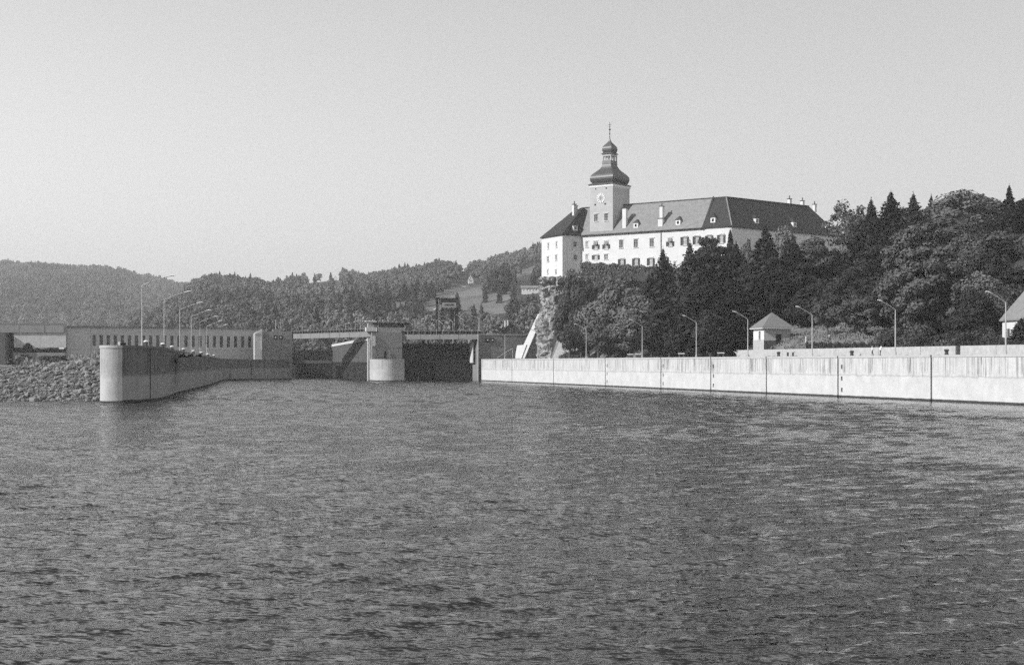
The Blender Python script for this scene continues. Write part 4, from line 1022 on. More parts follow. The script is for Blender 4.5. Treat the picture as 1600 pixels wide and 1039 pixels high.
dormer(899, 356.5, k1, n1, -aD, bD, 'tile_dark', 1.5, 1.8)
q_ = hit(897.5, 336, k1, n4); chimney(q_, q_.z - 1, Z(320, q_.y), 1.0, 1.0, math.atan2(bD.y, bD.x), 1)
chimney(q_ + bD * .9 + aD * .3, q_.z - 1, Z(322, q_.y), .55, .55, math.atan2(bD.y, bD.x), 0)
k = MB(); p = Bp + bD * 7.2 - aD * .15; k.tube([v3(p, 30), v3(p, EV - .2)], .12, 6); k.build('drain_pipe', 'steel_grey', ca)

# clock tower
s0_, _ = on_plane(957, 362, c0, mn, md); s1_, _ = on_plane(921, 362, c0, mn, md)
tc = c0 + md * (s0_ + s1_) / 2 - mn * (.22 + 5.0); hx, hy = (s1_ - s0_) / 2, 5.0
TZ0, TZ1 = 44.0, 61.0
TO = tc - md * hx + mn * hy
TW = [(931.3, 340.9, 5.6, 10.6, 'closed'), (947.2, 339.7, 5.6, 10.8, 'closed')]
def plain_holes(ws): 
    return [h[:4] for h in holes_for(ws, TO, mn, md)]
ports = [(930.8, 295.5, 2.0, 2.0, 'dark'), (947.4, 294.4, 2.4, 2.4, 'dark'), (930, 320.2, 2.4, 2.8, 'dark'), (945.8, 318.8, 2.6, 2.8, 'dark')]
k = MB(); wall_grid(k, TO, md, mn, 0, 2 * hx, TZ0, TZ1, plain_holes(TW + ports), .3)
T1, T2, T3 = TO + md * 2 * hx, TO + md * 2 * hx - mn * 2 * hy, TO - mn * 2 * hy
for a, b_ in ((T1, T2), (T2, T3), (T3, TO)): k.quad(v3(a, TZ0), v3(b_, TZ0), v3(b_, TZ1), v3(a, TZ1))
k.build('tower_wall', 'tower_plaster', ca)
for h in holes_for(TW, TO, mn, md): win(ca, TO, md, mn, h)
for h in holes_for(ports, TO, mn, md): yawed_box('porthole', 'glass_dark', ca, TO + md * (h[0] + h[1]) / 2 - mn * .27, (h[1] - h[0], .06, 0), yawm, h[2], h[3])
def sq(z, f, g=None): 
    g = f if g is None else g
    return [v3(tc + md * hx * sx * f + mn * hy * sy * g, z) for sx, sy in ((-1, -1), (1, -1), (1, 1), (-1, 1))]
k = MB(); k.rings([sq(61.003, 1.0), sq(61.25, 1.03), sq(61.3, 1.04), sq(62.0, 1.05)]); k.build('tower_cornice', 'trim_white', ca)
k = MB(); k.rings([sq(62.003, 1.10), sq(62.15, 1.10), sq(62.5, .98)]); k.build('tower_eave', 'copper', ca)
PR = [(62.45, .90), (62.8, .935), (63.2, .985), (63.8, 1.03), (64.3, 1.035), (64.8, 1.01), (65.3, .95), (65.8, .85), (66.3, .735), (66.8, .62), (67.3, .52), (67.8, .45), (68.3, .405), (68.8, .38)]
k = MB(); k.rings([sq(z, f * .97) for z, f in PR]); k.build('onion_dome', 'copper', ca)
ln = MB(); ln.rings([sq(68.803, .39), sq(69.9, .37)]); lan = ln.build('lantern', 'steel_grey', ca)
for sx in (-1, 1):
    for sy in (-1, 1):
        p = tc + md * hx * .335 * sx + mn * hy * .335 * sy; yawed_box('lantern_post', 'house_concrete', lan, p, (.34, .34, 0), yawm, 69.903, 71.75)
for sx in (-.33, .33):
    for sg in (-1, 1):
        p = tc + md * hx * .335 * sx + mn * hy * .335 * sg; yawed_box('lantern_post', 'house_concrete', lan, p, (.2, .2, 0), yawm, 69.903, 71.75)
        p = tc + md * hx * .335 * sg + mn * hy * .335 * sx; yawed_box('lantern_post', 'house_concrete', lan, p, (.2, .2, 0), yawm, 69.903, 71.75)
k = MB(); k.rings([sq(71.3, .372), sq(72.0, .38)]); 
k.f = [f for f in k.f]; k.build('lantern_head', 'house_concrete', lan)
k = MB(); k.rings([sq(72.003, .44), sq(72.2, .44), sq(72.45, .36)]); k.build('lantern_eave', 'copper', ca)
PU = [(72.45, .34), (72.8, .375), (73.3, .405), (73.8, .41), (74.3, .385), (74.8, .315), (75.3, .215), (75.8, .125), (76.3, .065), (76.9, .035), (77.5, .022)]
k = MB(); k.rings([sq(z, f, f * .9) for z, f in PU]); k.build('onion_cap', 'copper', ca)
k = MB(); k.tube([v3(tc, 77.4), v3(tc, 82.3)], [.12, .07], 6)
for z, r_ in ((78.6, .24), (79.9, .34)): k.tube([v3(tc, z - r_), v3(tc, z - r_ * .5), v3(tc, z), v3(tc, z + r_ * .5), v3(tc, z + r_)], [.05, r_ * .85, r_, r_ * .85, .05], 8)
k.box((tc.x, tc.y, 81.5), (1.1, .12, .16), yawm); k.box((tc.x, tc.y, 80.9), (.7, .12, .14), yawm); k.build('spire_cross', 'iron', ca)
# clock: pale sun of rays round a grey dial
sC, zC = on_plane(939, 309.6, TO, mn, md); cc = TO + md * sC + mn * .06
k = MB()
for i in range(12):
    t = R(30 * i); rad = md * math.cos(t) + Vector((0, 0, math.sin(t))); tan = -md * math.sin(t) + Vector((0, 0, math.cos(t))); p = v3(cc, zC)
    k.slab([p + rad * .75 - tan * .16, p + rad * .75 + tan * .16, p + rad * 1.55 + tan * .26, p + rad * 1.55 - tan * .26], mn * .05)
k.build('clock_numeral', 'trim_white', ca)
ck = MB(); ringpts = [v3(cc, zC) + (md * math.cos(t) + Vector((0, 0, math.sin(t)))) * .78 for t in np.linspace(0, 2 * math.pi, 25)[:-1]]
ck.slab(ringpts, mn * .03); cf = ck.build('clock_face', 'curtain_grey', ca)
k = MB()
for ang, L in ((R(60), .6), (R(-70), .85)):
    rad = md * math.cos(ang) + Vector((0, 0, math.sin(ang))); tan = -md * math.sin(ang) + Vector((0, 0, math.cos(ang))); p = v3(cc, zC) + mn * .035
    k.slab([p - tan * .06, p + tan * .06, p + rad * L + tan * .03, p + rad * L - tan * .03], mn * .03)
k.build('clock_hand', 'iron', cf)

# ------------------------------------------------------------------ castle rock
def hash_noise(p, sd=0):
    return (math.sin(p[0] * 1.9 + sd) * math.cos(p[1] * 2.3 - sd) + math.sin(p[2] * 1.1 + p[0] * 3.1 + sd * 2) * .6 + math.cos(p[1] * 5.3 + p[2] * 2.7) * .35 + math.sin(p[0] * 7.1 - p[2] * 4.2 + p[1] * 3) * .22)
rk = thing('castle_rock', 'steep pale craggy rock carrying the left end of castle', 'rock', (15, 452, 7))
rings = []
for j in range(44):
    z = 4.0 + j * (29.2 / 43); t = j / 43
    ring = []
    for i in range(72):
        a = 2 * math.pi * i / 72
        rx = 9.3 + 1.2 * (1 - t) ** 2 + .5 * t; ry = 11.5 + 2.0 * (1 - t) ** 2
        p = Vector((math.cos(a), math.sin(a), z * .12))
        cr = hash_noise((p.x * 4, p.y * 4, z * .25), 1.0) * .75 + abs(hash_noise((p.x * 9, p.y * 9, z * .5), 4.0)) * -.55 + random.uniform(-.65, .65)
        pinch = -1.6 * math.exp(-((t - .68) / .12) ** 2) + .5 * math.exp(-((t - .5) / .1) ** 2)
        ring.append((18.0 + (rx + cr + pinch) * math.cos(a), 456.5 + (ry + cr + pinch) * math.sin(a), z + random.uniform(-.25, .25)))
    rings.append(ring)
k = MB(); k.rings(rings); k.build('rock_face', 'rock', rk)

# ------------------------------------------------------------------ hut on the slope
ht = thing('pump_hut', 'small hipped-roof hut with dark door above the quay parapet', 'hut', (57, 312, 9))
hyaw = R(12); hX = Vector((math.cos(hyaw), math.sin(hyaw), 0)); hY = Vector((-math.sin(hyaw), math.cos(hyaw), 0))
hO = Vector((U(1193.8, 309), 309, 0)); hw, hd = 6.1, 6.2
zb_, ze_ = 8.4, Z(512.5, 309)
zp = Z(532, 309)
for (O, d, n, L, ws) in ((hO, hX, -hY, hw, [(1216.5, 530, 8.6, 15.5, 'dark')]), (hO, hY, -hX, hd, [(1187.2, 524.5, 3.0, 13, 'grey')])):
    hs = holes_for(ws, O, n, d)
    k = MB(); wall_grid(k, O, d, n, 0, L, zp, ze_, [h[:4] for h in hs], .25); k.build('wall', 'plaster' if d is hY else 'tower_plaster', ht)  # front plaster darker than the sunlit side wall: shade put into the colour
    k = MB(); wall_grid(k, O + n * .06, d, n, -.06, L, zb_ - 1.5, zp - .003, [h[:4] for h in hs], .3); k.build('plinth', 'plinth_stone' if d is hX else 'masonry', ht)  # shaded front gets the darker stone too, its tone carrying the shade
    for h in hs:
        yw = math.atan2(d.y, d.x); c = O + d * (h[0] + h[1]) / 2 - n * .18
        if h[4] == 'dark':
            yawed_box('door', 'timber_dark', ht, c, (h[1] - h[0], .1, 0), yw, h[2], h[3])
        else:
            w = yawed_box('window', 'glass_grey', ht, c, (h[1] - h[0], .08, 0), yw, h[2], h[3])
            yawed_box('frame', 'trim_white', w, c + n * .06, (.08, .06, 0), yw, h[2], h[3])
            yawed_box('sill', 'coping', w, O + d * (h[0] + h[1]) / 2 + n * .06, (h[1] - h[0] + .3, .2, 0), yw, h[2] - .14, h[2] - .003)
k = MB(); p1, p2, p3, p4 = hO, hO + hX * hw, hO + hX * hw + hY * hd, hO + hY * hd
k.quad(v3(p2, 7), v3(p3, 7), v3(p3, ze_), v3(p2, ze_)); k.quad(v3(p3, 7), v3(p4, 7), v3(p4, ze_), v3(p3, ze_)); k.build('back_wall', 'tower_plaster', ht)
k = MB(); ov = .65; ap = v3(hO + hX * hw / 2 + hY * hd / 2, Z(489, 312))
e1, e2, e3, e4 = [v3(p, ze_) for p in (p1 - hX * ov - hY * ov, p2 + hX * ov - hY * ov, p3 + hX * ov + hY * ov, p4 - hX * ov + hY * ov)]
for a, b_ in ((e1, e2), (e2, e3), (e3, e4), (e4, e1)):
    k = MB(); k.slab([a, b_, ap], (0, 0, .16)); k.build('roof', 'hut_tile', ht)
k = MB(); k.slab([e1, e2, e3, e4], (0, 0, -.14)); k.build('soffit', 'trim_white', ht)
k = MB(); k.tube([ap, ap + Vector((0, 0, .9))], [.10, .03], 6); k.build('finial', 'iron', ht)

# house at the right edge
rh = thing('gabled_house', 'white house with steep grey tiled roof at the right edge', 'house', (90, 262, 9))
ryaw = R(6)
rX = Vector((math.cos(ryaw), math.sin(ryaw), 0)); rY = Vector((-math.sin(ryaw), math.cos(ryaw), 0))
hc_ = Vector((U(1600, 252), 252, 0)) + rX * 4.7 + rY * 4.3
zE = Z(496, 252); zR_ = zE + 4.7 * 1.12
X_, Yv, rf = gable_house(rh, hc_, 9.4, 8.6, 7, zE, zR_, ryaw, 'plaster', 'tile_light', .4)
fL_ = hc_ - X_ * 4.7; 
for s_ in (-2.2, 1.8):
    c = fL_ + Yv * s_ - X_ * .03; w = yawed_box('window', 'glass_dark', rh, c, (.12, 1.0, 0), ryaw, 10.6, 12.2)
    yawed_box('frame', 'trim_white', w, c - X_ * .08, (.06, .1, 0), ryaw, 10.6, 12.2)
fF = hc_ - Yv * 4.3
for s_, z0 in ((-2.9, 10.9), (2.0, 10.9), (-1.2, 14.4), (1.4, 14.4)):
    c = fF + X_ * s_ - Yv * .03; w = yawed_box('window', 'glass_dark', rh, c, (1.1, .12, 0), ryaw, z0, z0 + 1.6)
    yawed_box('frame', 'trim_white', w, c - Yv * .08, (.1, .06, 0), ryaw, z0, z0 + 1.6)

# garden stair on the slope
gs = thing('garden_stair', 'long straight stair with pale side walls climbing the grass slope', 'stairs', (70, 300, 8))
sa_, sb_ = Vector((U(1301, 300), 300, 0)), Vector((U(1330, 312), 312, 0))
dd_ = (sb_ - sa_).normalized(); nn_ = Vector((dd_.y, -dd_.x, 0))
z0, z1 = ground(sa_.x, sa_.y) + .1, Z(518, 312)
for s_ in (-.9, .9):
    k = MB(); p, q_ = sa_ + nn_ * s_, sb_ + nn_ * s_; k.slab([v3(p, z0 - .6), v3(q_, z1 - .6), v3(q_, z1 + .5), v3(p, z0 + .5)], nn_ * .28); k.build('stringer', 'coping', gs)
Ls = (sb_ - sa_).length; ns = 20
for i in range(ns):
    p = sa_ + dd_ * Ls * (i + .5) / ns; z = z0 + (z1 - z0) * (i + .5) / ns; k = MB(); k.box((p.x, p.y, z - .15), (Ls / ns * 1.0, 1.5, .5), math.atan2(dd_.y, dd_.x)); k.build('step', 'masonry', gs)
mk = MB(); p = Vector((U(1259, 300), 300, ground(U(1259, 300), 300))); mk.box((p.x, p.y, p.z + .5), (.22, .22, 1.2)); mk.prism([(p.x - .11, p.y - .11), (p.x + .11, p.y - .11), (p.x + .11, p.y + .11), (p.x - .11, p.y + .11)], p.z + 1.103, p.z + 1.16)
tag(mk.build('marker_post', 'white_paint'), 'short white marker post on the grass behind the parapet', 'post')

# ------------------------------------------------------------------ people on the quay
def person(loc, rz, label, lean, armup):
    t = thing('person', label, 'person', loc, rz=rz)
    J = {'pel': (0, 0, .92), 'spi': (0, .02 + lean * .3, 1.15), 'che': (0, .05 + lean * .8, 1.38), 'nec': (0, .06 + lean, 1.50), 'hea': (0, .09 + lean * 1.1, 1.62), 'top': (0, .08 + lean * 1.15, 1.74),
         'hl': (-.10, 0, .88), 'kl': (-.11, .12, .50), 'al': (-.11, .05, .09), 'fl': (-.12, .20, .04), 'hr': (.10, 0, .88), 'kr': (.11, -.02, .49), 'ar': (.11, -.20, .10), 'fr': (.12, -.06, .04),
         'sl': (-.19, .05 + lean * .8, 1.41), 'el': (-.25, .02 + lean, 1.14), 'wl': (-.22, .18 + lean, .93), 'gl': (-.21, .24 + lean, .85), 'sr': (.19, .05 + lean * .8, 1.41), 'er': (.26, -.04 + lean + armup * .2, 1.15 + armup * .2), 'wr': (.22, .02 + lean + armup * .35, .92 + armup * .3), 'gr': (.21, .07 + lean + armup * .4, .84 + armup * .32)}
    E = [('pel', 'spi'), ('spi', 'che'), ('che', 'nec'), ('nec', 'hea'), ('hea', 'top'), ('pel', 'hl'), ('hl', 'kl'), ('kl', 'al'), ('al', 'fl'), ('pel', 'hr'), ('hr', 'kr'), ('kr', 'ar'), ('ar', 'fr'),
         ('che', 'sl'), ('sl', 'el'), ('el', 'wl'), ('wl', 'gl'), ('che', 'sr'), ('sr', 'er'), ('er', 'wr'), ('wr', 'gr')]
    rad = {'pel': .15, 'spi': .14, 'che': .16, 'nec': .06, 'hea': .10, 'top': .07, 'hl': .10, 'kl': .07, 'al': .045, 'fl': .04, 'hr': .10, 'kr': .07, 'ar': .045, 'fr': .04, 'sl': .07, 'el': .05, 'wl': .035, 'gl': .04, 'sr': .07, 'er': .05, 'wr': .035, 'gr': .04}
    ks = list(J); me = bpy.data.meshes.new('body'); me.from_pydata([J[q] for q in ks], [(ks.index(a), ks.index(b_)) for a, b_ in E], [])
    o = bpy.data.objects.new('body', me); COL.objects.link(o)
    md_ = o.modifiers.new('skin', 'SKIN')
    for i, q in enumerate(ks): me.skin_vertices[0].data[i].radius = (rad[q], rad[q] * .85)
    me.skin_vertices[0].data[0].use_root = True
    ss = o.modifiers.new('sub', 'SUBSURF'); ss.levels = 1; ss.render_levels = 1
    dg = bpy.context.evaluated_depsgraph_get(); nm = bpy.data.meshes.new_from_object(o.evaluated_get(dg)); COL.objects.unlink(o); bpy.data.objects.remove(o)
    nm.materials.clear()
    for q in ('skin', 'cloth_white', 'cloth_dark'): nm.materials.append(MATS[q])
    for p in nm.polygons:
        z = p.center.z; x = abs(p.center.x)
        p.material_index = 0 if (z > 1.5 or (x > .17 and z < 1.02 and z > .7)) else (1 if z > .95 else 2); p.use_smooth = True
    b = bpy.data.objects.new('body', nm); COL.objects.link(b); b.parent = t
    k = MB(); c = Vector((0, .055 + lean * 1.15, 1.70))
    rg_ = []
    for j in range(5):
        ph = R(-20 + 27 * j); rg_.append([(c.x + .108 * math.cos(ph) * math.cos(a_), c.y + .115 * math.cos(ph) * math.sin(a_), c.z + .105 * math.sin(ph)) for a_ in np.linspace(0, 2 * math.pi, 13)[:-1]])
    k.rings(rg_); h = MB(); me2 = k.mesh('hair', 'hair', True); ho = bpy.data.objects.new('hair', me2); COL.objects.link(ho); ho.parent = t
    return t
Y = y_on_wall(1363.3, 2.2); person((U(1363.3, Y), Y, DECK), R(80), 'slim person in a pale top standing on the quay before the parapet', .0, 0)
Y = y_on_wall(1375.5, 2.2); person((U(1375.5, Y), Y, DECK), R(-70), 'person in a white shirt and dark trousers leaning forward on the quay', .10, 1)

# ------------------------------------------------------------------ foliage meshes
def leaves_mesh(name, pts, nrm, size, mat, rg, elong=1.4, upright=False):
    n = len(pts)
    rv = rg.normal(size=(n, 3)); t = np.cross(nrm, rv)
    if upright: t = rg.normal(0, .28, (n, 3)) + np.array([0, 0, 1.0])
    t /= np.linalg.norm(t, axis=1, keepdims=True) + 1e-9
    b = np.cross(nrm, t); b /= np.linalg.norm(b, axis=1, keepdims=True) + 1e-9
    s = np.reshape(size, (-1, 1)) * rg.uniform(.6, 1.3, (n, 1)); t = t * s * elong * .5; b = b * s * .5
    bend = nrm * s * rg.uniform(-.15, .25, (n, 1))
    co = np.stack([pts - t * .9 - b * .6, pts + t * .2 - b + bend, pts + t, pts - t * .1 + b + bend], 1).reshape(-1, 3)
    me = quads(name, co, np.arange(n * 4).reshape(-1, 4)); me.materials.append(MATS[mat]); return me
def unit(v): return v / (np.linalg.norm(v, axis=-1, keepdims=True) + 1e-9)
def broad_crown(sd, H, RX, z0, K, per, leaf, mat, clump=.34, flat=1.0, gap=0.0, name='crown'):
    """leaf sprays gathered in uneven clumps over an ovoid crown"""
    rg = np.random.default_rng(sd); P_, N_ = [], []
    hz_ = (H - z0) / 2; cz = z0 + hz_
    for i in range(K):
        d = unit(rg.normal(size=3)); d[2] = d[2] * .9 + .12
        rr__ = rg.uniform(.5, .95) if rg.random() < .8 else rg.uniform(.1, .5)
        prof = 1.0 - .25 * max(0, d[2])
        c = np.array([d[0] * RX * rr__ * prof, d[1] * RX * rr__ * prof, cz + d[2] * hz_ * rr__])
        cr = RX * clump * rg.uniform(.6, 1.25)
        n = int(per * rg.uniform(.6, 1.3)); q = unit(rg.normal(size=(n, 3))); rad = cr * (rg.random((n, 1)) ** .33)
        pts = c + q * rad * np.array([1.0, 1.0, .95 * flat]); P_.append(pts)
        N_.append(unit(q * 1.0 + np.array([0, 0, .15]) + unit(pts - np.array([0, 0, cz])) * .35 + rg.normal(size=(n, 3)) * .5))
    P_, N_ = np.concatenate(P_), np.concatenate(N_); kz = P_[:, 2] > .15
    return leaves_mesh(name, P_[kz], N_[kz], leaf, mat, rg)
def trunk_mesh(H, r, z_fork, sd, limbs=5, spread=2.5, lean=0.0):
    rg = random.Random(sd); k = MB(); top = Vector((lean, rg.uniform(-.3, .3), z_fork))
    k.tube([(0, 0, -.8), (0, 0, .2), (lean * .4, 0, z_fork * .5), top, top + Vector((0, 0, (H - z_fork) * .55))], [r * 1.35, r * 1.05, r * .85, r * .7, r * .2], 8)
    for i in range(limbs):
        a = 2 * math.pi * i / limbs + rg.uniform(-.4, .4); e = top + Vector((math.cos(a) * spread * rg.uniform(.7, 1.1), math.sin(a) * spread * rg.uniform(.7, 1.1), (H - z_fork) * rg.uniform(.25, .55)))
        mid = top.lerp(e, .5) + Vector((0, 0, .5)); k.tube([top - Vector((0, 0, rg.uniform(0, z_fork * .25))), mid, e], [r * .45, r * .3, r * .1], 6)
    return k.mesh('trunk', 'bark', True)
def spruce_crown(sd, H, R0, z0, mat, leaf=.75, dens=1.0, name='crown', up=0.0, step=.55, slope=.52):
    """whorls of drooping boughs, widening quickly below a thin leader"""
    rg = np.random.default_rng(sd); P_, N_, S_ = [], [], []; z = H - .25
    while z > z0:
        dt = H - z; rad = R0 * (1 - math.exp(-dt * slope / R0)) * rg.uniform(.78, 1.15) + .03; sz = leaf * min(1, .30 + dt * .13)
        nb = max(4, int((5 + 5 * rad / R0) * dens)); ph = rg.random() * 6.28
        for i in range(nb):
            a = ph + 6.28 * i / nb + rg.normal(0, .18); rl_ = rad * rg.uniform(.62, 1.2); m_ = max(2, int(rl_ / .40))
            f = (np.arange(m_) + .75) / m_; dr = (-.34 + up) * rl_ * f ** 1.2 + .16 * rl_ * f ** 3
            base = np.stack([np.cos(a) * rl_ * f, np.sin(a) * rl_ * f, z + dr], 1); w = np.minimum(1, sz / leaf)
            for o_s in (-.22, .22):
                pts = base + np.array([-np.sin(a), np.cos(a), 0]) * o_s * ((1 - f)[:, None] * .9 + .35) * 1.5 * w + rg.normal(0, .09 * w, (m_, 3)); P_.append(pts)
                N_.append(unit(np.array([math.cos(a) * .35, math.sin(a) * .35, 1.0]) + rg.normal(0, .45, (m_, 3)))); S_.append(np.full(m_, sz))
            pts = base + np.array([0, 0, -.22 * w]) + rg.normal(0, .10 * w, (m_, 3)); P_.append(pts); N_.append(unit(np.array([math.cos(a), math.sin(a), .1]) + rg.normal(0, .5, (m_, 3)))); S_.append(np.full(m_, sz))
        z -= step * min(1, .5 + dt * .12)
    lead = np.stack([rg.normal(0, .03, 8), rg.normal(0, .03, 8), H + np.linspace(-.6, .5, 8)], 1); P_.append(lead); N_.append(unit(rg.normal(size=(8, 3)) * np.array([1, 1, .1]))); S_.append(np.full(8, .22))
    return leaves_mesh(name, np.concatenate(P_), np.concatenate(N_), np.concatenate(S_), mat, rg, 1.7)

KIND = {}
def kind(key, crowns, trunks, H, W): KIND[key] = (crowns, trunks, H, W)
kind('broad_mid', [broad_crown(11 + i, 15, 5.4, 1.4, 80, 170, .54, 'leaf_mid') for i in range(3)], [trunk_mesh(15, .38, 4.2, 5 + i) for i in range(3)], 15, 10.8)
kind('broad_light', [broad_crown(31 + i, 15, 5.4, 1.4, 80, 160, .52, 'leaf_light') for i in range(3)], [trunk_mesh(15, .34, 4.0, 15 + i) for i in range(3)], 15, 10.8)
kind('broad_dark', [broad_crown(51 + i, 15, 5.4, 1.2, 80, 170, .56, 'leaf_dark') for i in range(2)], [trunk_mesh(15, .38, 4.0, 25 + i) for i in range(2)], 15, 10.8)
kind('airy', [broad_crown(71 + i, 15, 5.6, 4.0, 34, 85, .40, 'leaf_mid', .26) for i in range(2)], [trunk_mesh(15, .28, 5.5, 35 + i, 8, 3.6) for i in range(2)], 15, 11)
kind('great', [broad_crown(91, 25, 9.4, -6, 330, 260, .50, 'leaf_great', .16)], [trunk_mesh(25, .6, 4, 45, 7, 4)], 25, 18.8)
kind('spruce', [spruce_crown(101 + i, 20, 4.3, 1.2, 'needle_dark', .70, 1.15) for i in range(3)], [trunk_mesh(20, .30, 15, 55 + i, 0) for i in range(3)], 20, 7.6)
kind('spruce_mid', [spruce_crown(121 + i, 20, 4.3, 1.2, 'needle_mid', .8, .95) for i in range(2)], [trunk_mesh(20, .30, 15, 65 + i, 0) for i in range(2)], 20, 8.2)
kind('pine', [broad_crown(141 + i, 18, 4.6, 2.0, 95, 130, .55, 'needle_dark', .25, .7) for i in range(2)], [trunk_mesh(18, .34, 8, 75 + i, 6, 2.6) for i in range(2)], 18, 9.2)
kind('slim', [spruce_crown(161, 20, 2.5, 1.0, 'needle_dark', .7, 1.2, up=.45, slope=.32)], [trunk_mesh(20, .25, 15, 85, 0)], 20, 4.9)
kind('sapling', [broad_crown(171 + i, 7.5, 3.0, 2.2, 22, 80, .36, 'leaf_mid', .36) for i in range(2)], [trunk_mesh(7.5, .16, 2.6, 95 + i, 5, 1.5, .5) for i in range(2)], 7.5, 6)
kind('bush_light', [broad_crown(181 + i, 3.2, 2.4, -.4, 20, 70, .34, 'leaf_light', .42) for i in range(2)], None, 3.2, 4.8)
kind('bush_mid', [broad_crown(191 + i, 3.2, 2.4, -.4, 20, 70, .34, 'leaf_mid', .42) for i in range(2)], None, 3.2, 4.8)
kind('bush_dark', [broad_crown(201 + i, 3.2, 2.4, -.4, 20, 70, .36, 'leaf_dark', .42) for i in range(2)], None, 3.2, 4.8)
NAMEK = {'broad_mid': 'broadleaf_tree', 'broad_light': 'broadleaf_tree', 'broad_dark': 'broadleaf_tree', 'airy': 'broadleaf_tree', 'great': 'broadleaf_tree', 'spruce': 'spruce_tree', 'spruce_mid': 'spruce_tree', 'pine': 'pine_tree', 'slim': 'spruce_tree', 'sapling': 'young_tree', 'bush_light': 'bush', 'bush_mid': 'bush', 'bush_dark': 'bush'}
rt = random.Random(77)
def plant(kd, x, y, z, H, W, label, group):
    cr, tr, h0, w0 = KIND[kd]; i = rt.randrange(len(cr)); nm = NAMEK[kd]
    cat = 'bush' if nm == 'bush' else 'tree'
    s_ = (W / w0, W / w0 * rt.uniform(.9, 1.1), H / h0); rz = rt.random() * 6.28
    if tr is None:
        o = link(nm, cr[i]); o.location = (x, y, z); o.rotation_euler = (0, 0, rz); o.scale = s_; tag(o, label, cat, group); return o
    t = thing(nm, label, cat, (x, y, z), group, rz); t.scale = s_
    for q, me in (('crown', cr[i]), ('trunk', tr[i])):
        o = bpy.data.objects.new(q, me); COL.objects.link(o); o.parent = t
    return t
def tree_at(kd, u_, vtop, Y, wpx, label, group='trees round the castle'):
    x = U(u_, Y); z = ground(x, Y); H = Z(vtop, Y) - z
    return plant(kd, x, Y, z - .1, H, wpx * (1.3 if 'spruce' in kd else 1.12) / F * Y, label, group)

